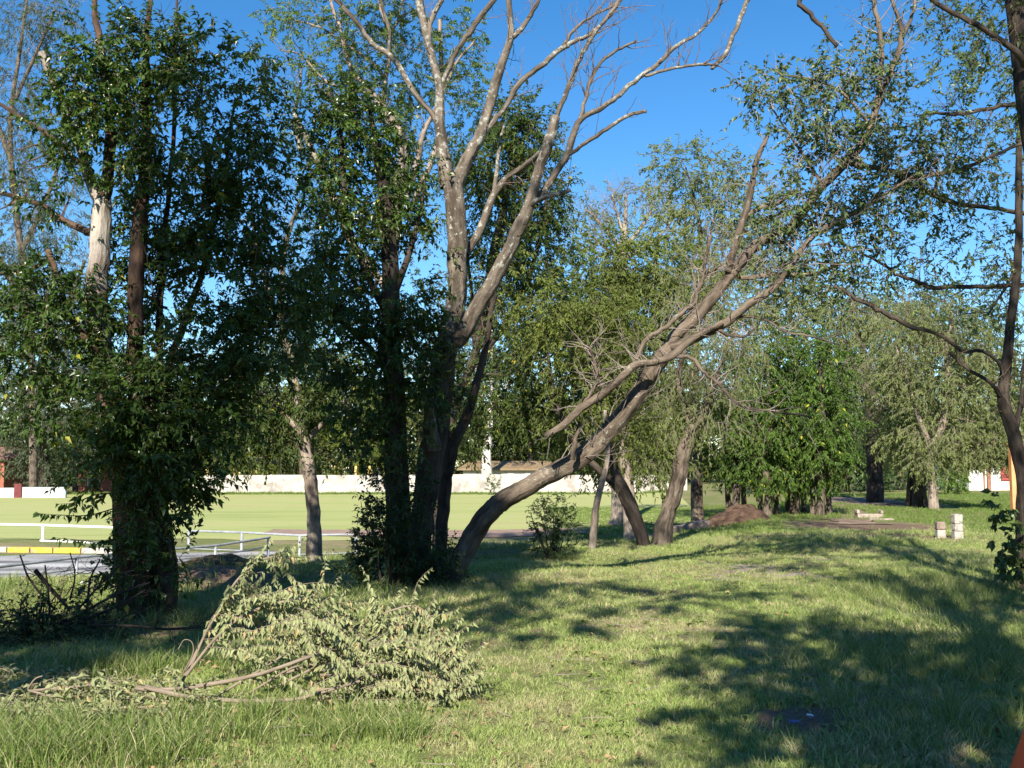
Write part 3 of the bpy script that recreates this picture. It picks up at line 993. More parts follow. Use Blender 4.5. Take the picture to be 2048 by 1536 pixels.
c = G(1738, 1036)
root = thing('stone_slab', 'pale stone slab with raised ends lying on the dirt path', 'slab', c)
part('slab_body', Geo().box((c[0] - 0.40, c[1] - 0.16, c[2] - 0.03), (c[0] + 0.40, c[1] + 0.16, c[2] + 0.13)), M['stone_white'], root, bevel=0.02)
part('raised_end', Geo().box((c[0] - 0.42, c[1] - 0.15, c[2] + 0.131), (c[0] - 0.32, c[1] + 0.15, c[2] + 0.26)), M['stone_white'], root, bevel=0.03)
part('raised_end', Geo().box((c[0] + 0.33, c[1] - 0.15, c[2] + 0.131), (c[0] + 0.41, c[1] + 0.15, c[2] + 0.25)), M['stone_white'], root, bevel=0.03)
c = G(1765, 1040)
g = Geo().box((c[0] - 0.42, c[1] - 0.12, c[2] - 0.03), (c[0] + 0.32, c[1] + 0.12, c[2] + 0.05))
o = build('flat_slab', g, M['stone_white'], attrs=False, bevel=0.015)
tag(o, 'thin flat pale slab on the ground in front of the raised end slab', 'slab')

def beam(label, pa, pb, Y, mat):
    a, b = P(*pa, Y), P(*pb, Y + 0.6)
    za = float(height(a[0], a[1]))
    zb = float(height(b[0], b[1]))
    g = Geo()
    d = unit(b - a)
    n = np.array([-d[1], d[0], 0]) * 0.3
    top = 0.26
    lo = [np.array([a[0], a[1], za - 0.1]), np.array([b[0], b[1], zb - 0.1])]
    v = [lo[0], lo[1], lo[1] + n, lo[0] + n]
    v += [p + np.array([0, 0, 0.1 + top]) for p in v]
    g.add(v, f4=[(0, 3, 2, 1), (4, 5, 6, 7), (0, 1, 5, 4), (1, 2, 6, 5), (2, 3, 7, 6), (3, 0, 4, 7)])
    o = build('concrete_beam', g, mat, attrs=False, bevel=0.02)
    return tag(o, label, 'beam')
beam('low brown concrete beam on the ground right of the twisted trunk', (1352, 1052), (1420, 1052), 26.0, M['concrete_brown'])
beam('low concrete beam on the ground left of the twisted trunk', (1286, 1052), (1322, 1056), 25.5, M['concrete_brown'])

# traffic cone at the lower right corner
cx, cy = (2077 - 1024) / FPX * 4.9, 4.9
zg = float(height(cx, cy))
root = thing('traffic_cone', 'bright orange plastic cone cut off by the lower right corner of the picture', 'cone', (cx, cy, zg))
g = Geo()
pts = [(0, 0, 0.045), (0, 0, 0.06), (0, 0, 0.62), (0, 0, 0.635), (0, 0, 0.64)]
tube(g, np.array(pts), np.array([0.24, 0.235, 0.042, 0.036, 0.02]), 36)
build('cone_body', g, M['orange'], parent=root, smooth=True, attrs=False)
build('base_plate', Geo().box((-0.26, -0.26, -0.02), (0.26, 0.26, 0.044)), M['orange'], parent=root, attrs=False, bevel=0.02)

# small rubbish
def scrap(label, px, py, s, mat, seed):
    c = G(px, py)
    rg = np.random.default_rng(seed)
    n = 5
    xs = np.linspace(-1, 1, n)
    X, Yv = np.meshgrid(xs, xs)
    v = np.stack([X * s + rg.normal(size=X.shape) * s * 0.12, Yv * s * 0.7 + rg.normal(size=X.shape) * s * 0.12, 0.025 + rg.random(X.shape) * s * 0.6], -1).reshape(-1, 3) + c
    i = np.arange(n - 1)[:, None] * n + np.arange(n - 1)[None, :]
    g = Geo()
    g.add(v, f4=np.stack([i, i + 1, i + n + 1, i + n], -1).reshape(-1, 4))
    o = build('litter_scrap', g, mat, attrs=False)
    s_ = o.modifiers.new('thick', 'SOLIDIFY')
    s_.thickness = 0.003
    return tag(o, label, 'litter')
scrap('crumpled white scrap on the bare patch in the shaded grass', 1621, 1441, 0.022, M['litter'], 1)
scrap('crumpled blue plastic scrap on the bare patch in the shaded grass', 1590, 1455, 0.035, M['litter_blue'], 2)
scrap('white scrap on the grass at the near edge of the road by the ivy tree', 168, 1172, 0.05, M['litter'], 3)

# ------------------------------------------------------------------ trees
def limb_world(limb, depth):
    pts, rad = [], []
    for e in limb:
        Y = depth + (e[3] if len(e) > 3 else 0.0)
        pts.append(P(e[0], e[1], Y))
        rad.append(max(e[2], 0.6) * 0.5 * Y / FPX)
    return np.array(pts), np.array(rad)


def make_tree(name, label, depth, limbs, wood, leaf=None, blobs=(), leaf_len=0.08, wr=0.45, n_leaf=12, twig=0.35, droop=0.3, fine=True, dens=1.0, gap=0.0,
              gscale=1.3, seed=1, sub=4, rough=0.10, twigs=None, base_at=0, group=None, cat='tree', twig_mat=None, tint_amp=0.6, flare=1.35, hollow=0.45,
              twigs3=True, up=1.0, outw=1.0, r0=0.004, spread=0.55, back=(), extra=None, tint0=0.5, alt=None):
    rng = np.random.default_rng(seed)
    W = [limb_world(l, depth) for l in limbs]
    b = W[base_at][0][0]
    zg = float(height(b[0], b[1]))
    root = thing(name, label, cat, (b[0], b[1], zg), group)
    off = (b[0], b[1], zg)
    g = Geo()
    gt = Geo()
    for i, (pts, rad) in enumerate(W):
        if i == base_at or i in back:
            p0 = pts[0].copy()
            z0 = float(height(p0[0], p0[1]))
            low = np.array([p0[0] - (pts[1][0] - p0[0]) * 0.12, p0[1], min(z0, p0[2]) - 0.25])
            if p0[2] - z0 > 0.05:
                pts = np.concatenate([[low], [[p0[0], p0[1], z0 + 0.02]], pts]) if p0[2] - z0 > 0.3 else np.concatenate([[low], pts])
                rad = np.concatenate([[rad[0] * flare] * (len(pts) - len(rad)), rad])
            else:
                pts = np.concatenate([[low], pts])
                rad = np.concatenate([[rad[0] * flare], rad])
        s, r = smooth_path(pts, rad, sub)
        s[1:-1] += rng.normal(size=(len(s) - 2, 3)) * np.where(r[1:-1, None] > 0.04, 0.05, 0.22) * r[1:-1, None]
        mx = rad.max()
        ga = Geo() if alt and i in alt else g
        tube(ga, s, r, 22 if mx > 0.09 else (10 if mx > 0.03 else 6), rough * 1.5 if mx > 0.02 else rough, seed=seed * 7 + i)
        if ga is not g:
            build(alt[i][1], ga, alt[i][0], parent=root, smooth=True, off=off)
    if twigs:
        for (li, cnt, L, kw) in twigs:
            for idx in (range(len(W)) if li is None else li):
                pts, rad = W[idx]
                for q, r in grow(rng, pts, rad, cnt, L, **kw):
                    tube(gt, q, r, 4, cap=False, seed=seed)
    build('trunk', g, wood, parent=root, smooth=True, off=off)
    if gt.n:
        t = build('twigs', gt, twig_mat or wood, parent=root, smooth=True, off=off)
        t['kind'] = 'stuff'
    if leaf is not None and len(blobs):
        gl = Geo()
        cen, outd = blob_points(rng, blobs, depth, dens, gap, gscale, seed, hollow)
        outd = unit(outd * outw + rng.normal(size=outd.shape) * 0.6 + np.array([0, 0, -droop * 0.4]))
        foliage(gl, rng, cen, outd, n_leaf, twig, leaf_len, wr, droop, fine, tint_amp, twigs3, up, r0, spread, tint0, seed)
        if extra:
            extra(gl, rng)
        build('crown', gl, [leaf, twig_mat or M['twig']], parent=root, off=off)
    return root


# ---- A: ivy/privet covered dead tree on the left
def ivy_extra(gl, rng):
    # leafy shoots sticking out low on the left, and ivy on the lower trunk
    for (path, n) in [([(250, 1010), (180, 1030), (120, 1030), (72, 1026)], 30), ([(250, 1070), (200, 1085), (160, 1080), (112, 1076)], 18),
                      ([(235, 985), (190, 990), (150, 1005), (118, 1008)], 16), ([(330, 1000), (380, 975), (410, 985), (440, 1000)], 20),
                      ([(330, 1040), (370, 1030), (400, 1010), (420, 1015)], 16), ([(350, 940), (420, 930), (450, 950)], 16),
                      ([(330, 1150), (370, 1150), (400, 1160)], 8)]:
        w = np.array([P(x, y, 10.7) for x, y in path])
        s, _ = smooth_path(w, np.zeros(len(w)), 6)
        tube(gl, s, np.linspace(0.008, 0.002, len(s)), 4, mat=1, cap=False)
        idx = (np.linspace(0.15, 0.99, n) * (len(s) - 1.01))
        i = idx.astype(int)
        p = s[i] + (s[i + 1] - s[i]) * (idx - i)[:, None]
        d = unit(s[i + 1] - s[i]) * 0.5 + np.array([0, 0, -0.55]) + rng.normal(size=(n, 3)) * 0.35
        l = 0.085 * (0.7 + 0.6 * rng.random(n))
        leaves(gl, p, d, rng.normal(size=(n, 3)) * 0.6 + np.array([0, -0.6, 0.6]), l, l * 0.5, np.full(n, 0.4), True)


AD = 11.0
A_limbs = [
    [(268, 1235, 66), (262, 1120, 62), (255, 1000, 60), (236, 880, 56), (216, 768, 49), (208, 720, 40)],
    [(325, 1235, 58, 0.3), (318, 1100, 56, 0.3), (298, 950, 48, 0.2), (270, 765, 36, 0.1), (272, 640, 30), (276, 500, 28), (283, 410, 24), (292, 319, 20), (292, 228, 16), (293, 91, 12), (302, -20, 10)],
    [(205, 410, 26), (182, 365, 23), (160, 296, 18), (141, 255, 15), (123, 196, 14), (100, 150, 15), (84, 105, 17)],
    [(205, 400, 30), (214, 365, 28), (221, 273, 24), (215, 182, 20), (200, 91, 15), (188, 0, 11), (185, -60, 10)],
    [(184, 345, 12, .1), (150, 318, 10, .2), (114, 283, 9, .4), (59, 246, 8, .6), (-10, 203, 7, .8)],
    [(215, 745, 22, -.1), (190, 705, 18, -.2), (160, 660, 14, -.3), (135, 625, 11, -.4), (118, 560, 9, -.5), (96, 500, 12, -.5)],
    [(200, 470, 16, .1), (165, 460, 14, .3), (128, 442, 13, .6), (82, 410, 11, 1), (41, 397, 10, 1.2), (-20, 378, 9, 1.4)],
    [(300, 900, 20, .2), (318, 700, 14, .3), (322, 560, 12, .4), (330, 450, 10, .4), (348, 250, 8, .4), (352, 30, 5, .3), (356, -20, 4, .3)],
    [(310, 880, 18, .3), (350, 700, 14, .4), (400, 560, 11, .5), (440, 400, 8, .4), (470, 200, 5, .3)],
    [(310, 930, 18, .3), (380, 820, 13, .3), (460, 700, 10, .2), (540, 620, 7, .1)],
    [(85, 520, 9, -.5), (62, 541, 8, -.4), (-10, 549, 7, -.2)],
    [(215, 765, 47), (200, 684, 45), (196, 600, 42), (196, 547, 42), (201, 456, 40), (205, 395, 34)],
]
A_blobs = [(200, 120, 90, 80, -.2, 120), (310, 110, 95, 75, 0, 140), (410, 140, 90, 75, 0, 130), (490, 160, 55, 80, 0.1, 80), (530, 240, 50, 70, .2, 60),
           (370, 270, 150, 120, 0, 300), (230, 250, 70, 110, -.3, 130), (170, 190, 70, 70, -.3, 70), (500, 330, 70, 80, .2, 100), (470, 430, 90, 90, .2, 180),
           (360, 430, 100, 110, .3, 200), (330, 560, 60, 110, .4, 130), (450, 560, 100, 110, .2, 230), (550, 560, 80, 100, .3, 170), (420, 690, 90, 90, .1, 200), (540, 690, 90, 80, .2, 180),
           (110, 620, 100, 70, -.4, 150), (60, 700, 80, 90, -.3, 130), (150, 780, 70, 60, -.3, 60), (90, 560, 60, 50, -.5, 50), (90, 810, 90, 60, 0, 70),
           (250, 800, 90, 70, -.7, 200), (330, 850, 100, 80, -.5, 240), (300, 930, 90, 70, -.5, 210), (370, 930, 70, 60, -.3, 120), (400, 790, 80, 80, -.1, 150),
           (290, 1000, 70, 60, -.45, 140), (220, 940, 60, 60, -.4, 90), (240, 700, 50, 60, -.4, 50), (110, 370, 60, 60, -.2, 40), (120, 250, 60, 50, -.3, 40), (310, 1130, 60, 60, -.45, 40), (260, 1160, 50, 60, -.45, 25), (150, 310, 40, 40, -.3, 25), (450, 850, 60, 60, .2, 70), (620, 600, 40, 60, .5, 40), (245, 470, 30, 90, .3, 60), (240, 620, 36, 70, .3, 60), (270, 360, 40, 60, -.2, 50)]
make_tree('privet_tree', 'tall privet with glossy leaves growing round a dead split trunk at left', AD, A_limbs, M['bark_red'], M['privet'], A_blobs, alt={11: (M['bark_dead'], 'peeled_trunk'), 2: (M['bark_dead'], 'dead_limb')},
          leaf_len=0.077, wr=0.46, n_leaf=14, twig=0.30, droop=0.22, fine=True, gap=0.30, gscale=2.2, seed=21, rough=0.16, base_at=0, back=(1,), twig_mat=M['twig'], extra=ivy_extra, hollow=0.35,
          twigs=[((7, 8, 9), 10, 0.7, dict(lvl=2, rmax=0.012, up=0.2)), ((4, 6), 9, 0.7, dict(lvl=2, rmax=0.012))])

# ---- B: second privet between the ivy tree and the forked tree
B_limbs = [
    [(806, 1160, 52), (800, 1050, 50), (793, 930, 46), (788, 800, 42), (784, 680, 36), (780, 560, 34), (776, 480, 32), (768, 380, 24), (750, 290, 16), (740, 220, 8)],
    [(782, 640, 18), (740, 560, 14), (700, 460, 12), (685, 350, 9), (680, 230, 5)],
    [(786, 760, 16), (740, 700, 12), (690, 650, 9), (650, 640, 5)],
    [(784, 600, 16), (820, 500, 12), (840, 420, 8), (850, 360, 4)],
    [(690, 400, 7), (650, 380, 6), (615, 330, 4)],
]
B_blobs = [(690, 210, 50, 60, 0, 90), (660, 280, 75, 70, 0, 150), (740, 270, 80, 80, 0, 170), (720, 380, 110, 80, 0, 240), (800, 380, 60, 80, .1, 110), (640, 360, 50, 60, 0, 70),
           (690, 470, 80, 70, 0, 150), (790, 490, 80, 70, -.1, 130), (850, 520, 40, 60, .2, 50), (660, 560, 80, 70, .2, 150), (760, 610, 90, 80, -.2, 180), (690, 680, 100, 80, 0, 190),
           (800, 720, 70, 80, -.2, 140), (720, 790, 80, 60, 0, 110), (840, 640, 40, 90, -.3, 80), (800, 860, 40, 60, -.3, 50), (870, 760, 40, 60, -.3, 50), (760, 880, 40, 40, -.1, 40), (700, 870, 40, 40, 0, 25)]
make_tree('privet_tree', 'dark leafy privet with an ivy clad trunk left of the forked bare tree', 13.6, B_limbs, M['bark_dark'], M['privet'], B_blobs,
          leaf_len=0.080, wr=0.46, n_leaf=14, twig=0.33, droop=0.24, gap=0.30, gscale=2.0, seed=22, rough=0.12, twig_mat=M['twig'], hollow=0.35)

# ---- C: forked bare tree in the middle
C_limbs = [
    [(832, 1165, 54), (842, 1080, 47), (850, 1010, 45), (867, 880, 47), (883, 760, 46), (894, 688, 44)],
    [(892, 705, 43), (896, 680, 44), (905, 640, 43), (912, 586, 41), (914, 488, 39), (907, 390, 42), (903, 355, 40)],
    [(896, 375, 30), (888, 330, 27), (885, 305, 26), (879, 242, 22), (879, 176, 18), (869, 137, 17), (855, 78, 16), (840, 12, 15), (828, -70, 13)],
    [(880, 275, 12), (868, 234, 12), (830, 187, 12), (787, 117, 12), (744, 86, 11), (709, 39, 10), (674, 0, 9), (630, -60, 8)],
    [(776, 112, 8), (780, 70, 7), (768, 23, 7), (756, -20, 6)],
    [(881, 170, 9), (912, 105, 9), (932, 74, 11), (959, 35, 12), (987, 0, 12), (1010, -40, 10)],
    [(857, 90, 12), (862, 40, 11), (880, 0, 10), (890, -40, 10)],
    [(906, 375, 34), (920, 351, 30), (940, 308, 26), (960, 272, 25), (977, 219, 21), (994, 156, 18), (1014, 98, 15), (1021, 70, 14), (1018, 0, 12), (1016, -50, 11)],
    [(1018, 82, 12), (1041, 58, 11), (1065, 23, 9), (1080, -10, 8), (1095, -50, 7)],
    [(966, 268, 12), (990, 238, 11), (1010, 215, 10), (1041, 164, 12), (1080, 133, 11), (1123, 98, 10), (1150, 82, 9), (1178, 70, 8), (1221, 31, 8), (1245, -8, 7)],
    [(1120, 100, 7), (1147, 62, 7), (1186, 31, 6), (1238, 4, 6), (1250, -20, 5)],
    [(898, 690, 34, -.1), (925, 670, 32, -.15), (960, 605, 31, -.25), (978, 575, 30, -.3), (1014, 508, 29, -.4), (1037, 457, 29, -.45), (1053, 422, 24, -.5), (1067, 379, 21, -.5), (1080, 332, 20, -.5), (1096, 289, 22, -.5), (1112, 234, 18, -.5)],
    [(1109, 245, 10, -.5), (1123, 207, 10, -.5), (1147, 148, 10, -.5), (1170, 98, 9, -.5), (1198, 55, 8, -.5), (1232, 12, 7, -.5), (1245, -20, 6, -.5)],
    [(1062, 408, 10, -.55), (1085, 397, 10, -.6), (1108, 390, 9, -.65), (1141, 379, 9, -.7)],
    [(1066, 405, 14, -.4), (1084, 387, 14, -.35), (1112, 344, 14, -.3), (1135, 309, 13, -.3), (1143, 281, 14, -.3), (1162, 238, 13, -.25), (1205, 215, 11, -.2), (1241, 187, 10, -.15), (1287, 148, 10, -.1), (1315, 129, 9), (1354, 90, 8), (1397, 66, 6), (1433, 23, 5), (1450, -20, 4)],
    [(1160, 242, 9, -.25), (1172, 191, 8, -.3), (1190, 141, 7, -.3), (1225, 105, 7, -.3), (1272, 82, 5, -.3)],
    [(1137, 310, 8, -.3), (1178, 281, 9, -.4), (1213, 258, 8, -.5), (1260, 230, 8, -.6), (1293, 223, 7, -.65)],
    [(932, 508, 16, .2), (959, 461, 15, .3), (983, 398, 15, .35), (1000, 372, 14, .35), (1014, 355, 11, .35), (1049, 332, 12, .2), (1082, 305, 12, -.3)],
    [(988, 385, 9, .35), (998, 300, 7, .35), (1008, 250, 4, .35)],
    [(1290, 152, 6, -.1), (1350, 135, 6, 0), (1405, 129, 6, .1), (1430, 130, 5, .1)],
    [(1425, 138, 8, .1), (1432, 128, 9, .1), (1448, 113, 10, .1), (1472, 58, 9, .1), (1495, 0, 9, .1), (1510, -40, 8, .1)],
    [(868, 900, 26, -.25), (860, 840, 20, -.3), (858, 815, 16, -.33)],
]
make_tree('forked_tree', 'tall bare forked tree with lichen spotted limbs at the centre', 14.0, C_limbs, M['bark_lichen'], M['lean_leaf'],
          [(1050, 440, 20, 20, -.5, 2), (920, 560, 25, 40, -.1, 8), (880, 700, 30, 70, -.2, 14), (890, 520, 20, 30, -.1, 6)], leaf_len=0.075, n_leaf=8, twig=0.25, seed=23, sub=5, rough=0.14, flare=1.7, twig_mat=M['twig_red'],
          alt={0: (M['bark_dark'], 'shade_toned_lower_trunk')}, twigs=[((9, 10, 12, 14, 15, 19, 6, 8), 14, 0.6, dict(lvl=2, rmax=0.008, up=0.5, spread=0.7, kids=3)), ((7, 2), 8, 0.6, dict(lvl=2, rmax=0.007, t0=0.5, kids=2)), ((11, 13, 17), 5, 0.55, dict(lvl=2, rmax=0.006, up=0.1, t0=0.35, kids=2)), ((3, 5), 4, 0.5, dict(lvl=2, rmax=0.006, kids=2)),  # darker bark on the lower trunk puts its shade into the colour
                 ((16, 20), 4, 0.35, dict(lvl=1, rmax=0.005))])

# ---- D: thin dark trunk beside the forked one
make_tree('slender_tree', 'slender dark trunk between the forked tree and the leaning tree', 14.6,
          [[(880, 1165, 26.6), (882, 1090, 25.2), (888, 1000, 24.4), (895, 940, 23.7), (912, 880, 22.2), (935, 830, 19.2), (955, 760, 16.3), (972, 690, 13.3), (985, 600, 10.4), (995, 520, 6.7)],
           [(895, 945, 13.3), (893, 890, 10.4), (898, 820, 8.9), (905, 760, 7.4), (905, 690, 5.2)]],
          M['bark_dark'], M['olive'], [(985, 620, 50, 60, .2, 40), (990, 520, 50, 60, .2, 30)], leaf_len=0.07, n_leaf=10, seed=24, twig_mat=M['twig'],
          twigs=[((0,), 12, 0.6, dict(lvl=2, rmax=0.008, t0=0.4))])

# ---- E: the leaning tree
E_limbs = [
    [(900, 1175, 44.3), (918, 1125, 41), (940, 1084, 40.2), (975, 1030, 40.2), (1008, 1000, 39.4), (1050, 976, 37.7), (1094, 950, 36.9), (1145, 926, 36.1, -.05), (1190, 892, 35.3, -.1), (1220, 858, 34.4, -.15), (1264, 806, 33.6, -.2), (1293, 759, 32.8, -.25), (1319, 722, 31.2, -.3), (1345, 690, 31.2, -.35)],
    [(1338, 695, 26.3, -.33), (1358, 664, 26.3, -.4), (1395, 631, 26.3, -.45), (1432, 587, 24.8, -.5), (1461, 550, 22.4, -.55), (1487, 517, 20.9, -.6), (1513, 488, 18.6, -.65), (1549, 468, 17.0, -.7), (1590, 445, 17.0, -.75), (1640, 378, 17.0, -.8), (1695, 322, 17.8, -.85), (1726, 289, 14.7, -.9), (1745, 242, 13.2, -.9), (1761, 156, 10.8, -.9), (1761, 78, 9.3, -.9), (1750, 15, 9.5, -.9), (1742, -50, 8.6, -.9), (1750, -200, 7.7, -.8), (1740, -350, 6.9, -.6), (1770, -500, 4.3, -.4)],
    [(1345, 692, 22.4, -.4), (1375, 683, 20.6, -.5), (1414, 664, 19.8, -.6), (1458, 642, 18.1, -.7), (1494, 612, 16.3, -.8), (1538, 583, 15.5, -.9), (1572, 546, 12.9, -1.0), (1590, 518, 12.0, -1.0), (1618, 482, 11.2, -1.1), (1659, 451, 10.3, -1.1), (1714, 422, 9.5, -1.2), (1760, 395, 7.7, -1.2), (1830, 350, 6.0, -1.3)],
    [(1455, 545, 15, -.6), (1468, 496, 14, -.6), (1491, 426, 14, -.65), (1503, 371, 12, -.7), (1513, 324, 10, -.7), (1527, 289, 9, -.7), (1538, 266, 7, -.7)],
    [(1495, 430, 9, -.65), (1520, 415, 10, -.6), (1554, 406, 9, -.55), (1590, 380, 6, -.5)],
    [(1268, 725, 8, -.6), (1293, 678, 9, -.6), (1330, 656, 10, -.6), (1366, 623, 10, -.55), (1388, 605, 9, -.5), (1396, 580, 8, -.5), (1407, 557, 8, -.5), (1411, 521, 7, -.5), (1423, 470, 6, -.5)],
    [(1403, 562, 6, -.5), (1420, 545, 6, -.5), (1446, 530, 6, -.55)],
    [(1445, 645, 12, -.75), (1385, 677, 14, -.75), (1344, 711, 15, -.75), (1311, 724, 14, -.75), (1275, 728, 14, -.75), (1249, 748, 15, -.75), (1205, 788, 16, -.75), (1165, 814, 16, -.75), (1125, 851, 15, -.75), (1090, 872, 12, -.75)],
    [(1168, 806, 7, -.75), (1194, 766, 8, -.8), (1190, 730, 6, -.8), (1179, 693, 5, -.8)],
    [(1344, 713, 8, -.75), (1385, 718, 8, -.8), (1410, 748, 7, -.9), (1436, 766, 6, -.95), (1469, 803, 6, -1.0), (1502, 817, 5, -1.05), (1549, 823, 5, -1.1), (1623, 834, 4, -1.2)],
    [(1432, 653, 7, -.7), (1450, 667, 7, -.75), (1487, 673, 6, -.8), (1510, 655, 4, -.85)],
    [(1461, 634, 6, -.7), (1502, 634, 5, -.75), (1538, 642, 5, -.8), (1571, 664, 4, -.85), (1615, 671, 4, -.9), (1680, 690, 3, -.95)],
    [(1480, 556, 10, -.5), (1531, 550, 10, -.45), (1586, 550, 10, -.4), (1640, 545, 8, -.35), (1690, 520, 5, -.3)],
    [(1745, 245, 12, -.9), (1775, 160, 12, -.9), (1804, 74, 12, -.9), (1790, 20, 8, -.9), (1775, -30, 7, -.9)],
    [(1804, 78, 8, -.9), (1822, 40, 7, -.9), (1835, -20, 6, -.9)],
    [(1695, 325, 12, -1), (1760, 338, 10, -1.1), (1839, 352, 9, -1.2), (1925, 338, 8, -1.3), (1980, 314, 7, -1.4), (2060, 280, 6, -1.5)],
    [(1650, 380, 8, -.8), (1620, 330, 6, -.8), (1580, 270, 5, -.8), (1540, 210, 3, -.8)],
    [(1740, 250, 7, -.9), (1690, 190, 6, -.9), (1630, 160, 5, -.95), (1560, 150, 3, -1)],
    [(1145, 918, 11, -.4), (1150, 880, 9, -.5), (1158, 848, 8, -.55)],
]
E_blobs = [(1490, 180, 30, 22, -.9, 10), (1560, 165, 60, 30, -.9, 26), (1640, 165, 60, 40, -.9, 34), (1700, 130, 60, 50, -.9, 34), (1765, 110, 50, 60, -.8, 30), (1600, 220, 80, 30, -.9, 30), (1500, 215, 40, 22, -.9, 10),
           (1690, 230, 80, 50, -.9, 45), (1780, 210, 60, 70, -.9, 45), (1640, 290, 60, 40, -.9, 26), (1720, 300, 70, 50, -1, 50), (1810, 300, 70, 60, -1, 55), (1590, 300, 40, 40, -.8, 12), (1560, 330, 40, 40, -.7, 12),
           (1690, 390, 80, 40, -1, 45), (1600, 410, 70, 40, -.9, 40), (1540, 450, 60, 40, -.7, 36), (1780, 400, 70, 50, -1.1, 45), (1850, 360, 60, 60, -1.2, 40), (1900, 300, 60, 60, -1.3, 35), (1640, 470, 70, 50, -1, 36), (1560, 520, 60, 40, -.9, 25),
           (1730, 470, 60, 50, -1.1, 30), (1660, 540, 50, 40, -.9, 20), (1600, 580, 50, 30, -.9, 14),
           (1740, -120, 110, 80, -.8, 90), (1760, -320, 120, 100, -.6, 110), (1640, -250, 90, 80, -.6, 70), (1830, -450, 120, 100, -.4, 100), (1700, -520, 110, 90, -.3, 80), (1880, -220, 80, 90, -.8, 50)]
make_tree('leaning_tree', 'tree leaning far to the right with a broken branch hanging across its trunk', 14.0, E_limbs, M['bark_lean'], M['lean_leaf'], E_blobs,
          leaf_len=0.080, wr=0.44, n_leaf=11, twig=0.34, droop=0.25, dens=1.25, seed=25, sub=6, flare=1.7, rough=0.13, twig_mat=M['twig_dead'], hollow=0.2, r0=0.005, up=0.6,
          twigs=[((5, 6, 7, 8, 9), 18, 0.6, dict(lvl=2, rmax=0.007, up=0.35, spread=0.85, kids=3)), ((1, 2), 34, 0.85, dict(lvl=2, rmax=0.009, up=0.25, t0=0.05, kids=4)), ((0,), 26, 0.8, dict(lvl=2, rmax=0.008, t0=0.5, up=0.5, kids=3)),
                 ((10, 11, 12, 3, 4), 12, 0.45, dict(lvl=2, rmax=0.006, kids=2)), ((13, 14, 15, 16, 17), 8, 0.5, dict(lvl=2, rmax=0.006, kids=2))])

# ---- F, G, H: trunks behind the leaning tree
make_tree('twisted_tree', 'twisted grey trunk standing on the bank right of the leaning tree', 21.0,
          [[(1322, 1088, 37.2), (1332, 1040, 28.5), (1348, 990, 26), (1356, 960, 27.3), (1366, 910, 28.5), (1378, 875, 27.3), (1385, 850, 24.8)],
           [(1382, 860, 17.4), (1366, 810, 13.6), (1355, 760, 11.2), (1370, 690, 8.7), (1380, 620, 6.2), (1395, 540, 3.7)],
           [(1386, 862, 17.4), (1408, 825, 13.6), (1425, 780, 9.9), (1445, 720, 7.4), (1470, 660, 5)],
           [(1385, 850, 5.6, -.1), (1378, 825, 5, -.2), (1370, 790, 4.3, -.2), (1355, 730, 3.1, -.2)],
           [(1318, 1080, 9.9, -.1), (1308, 1090, 9.3, -.2), (1300, 1096, 8.1, -.3)]],
          M['bark'], M['grey_leaf'], [(1390, 700, 110, 70, .2, 150), (1330, 760, 80, 60, .3, 90), (1450, 740, 80, 60, 0, 110), (1350, 830, 70, 50, .2, 60), (1430, 830, 60, 50, -.2, 70), (1400, 590, 90, 70, .3, 90), (1480, 660, 60, 60, 0, 60), (1320, 900, 60, 40, .4, 40), (1270, 860, 60, 60, .6, 60)],
          leaf_len=0.07, wr=0.32, n_leaf=14, twig=0.5, droop=0.6, fine=False, dens=1.6, seed=26, rough=0.2, twig_mat=M['twig_dead'], gap=0.3, flare=1.2)
make_tree('double_trunk_tree', 'dark double trunk leaning left beside the twisted grey trunk', 20.6,
          [[(1292, 1098, 26.4), (1280, 1060, 26.4), (1262, 1015, 27.7), (1248, 985, 26.4), (1235, 955, 19.8), (1224, 920, 17.8), (1216, 880, 15.8), (1205, 800, 11.9), (1195, 700, 7.9), (1190, 600, 4.6)],
           [(1256, 1000, 17.2), (1225, 965, 15.8), (1195, 938, 14.5), (1165, 905, 13.2), (1135, 860, 11.2), (1110, 800, 8.6), (1095, 700, 5.9)]],
          M['bark_dark'], M['olive'], [(1190, 780, 90, 70, .2, 140), (1130, 700, 80, 80, .2, 130), (1210, 680, 80, 80, .2, 130), (1240, 860, 60, 50, .2, 60), (1120, 820, 60, 50, .2, 50), (1170, 600, 90, 70, .4, 120), (1080, 620, 70, 80, .5, 100)],
          leaf_len=0.085, wr=0.4, n_leaf=14, twig=0.45, droop=0.4, fine=False, dens=2.1, hollow=0.2, seed=27, twig_mat=M['twig'], gap=0.3)
make_tree('thin_tree', 'thin bent pale trunk left of the dark double trunk', 19.6,
          [[(1184, 1108, 16), (1187, 1070, 15.2), (1190, 1035, 16), (1192, 1015, 13.6), (1203, 970, 12), (1213, 930, 10.4), (1216, 890, 8.8), (1210, 820, 6.4)]],
          M['bark_pale'], None, seed=28, flare=1.2, twigs=[((0,), 7, 0.5, dict(lvl=1, rmax=0.006, t0=0.5))])

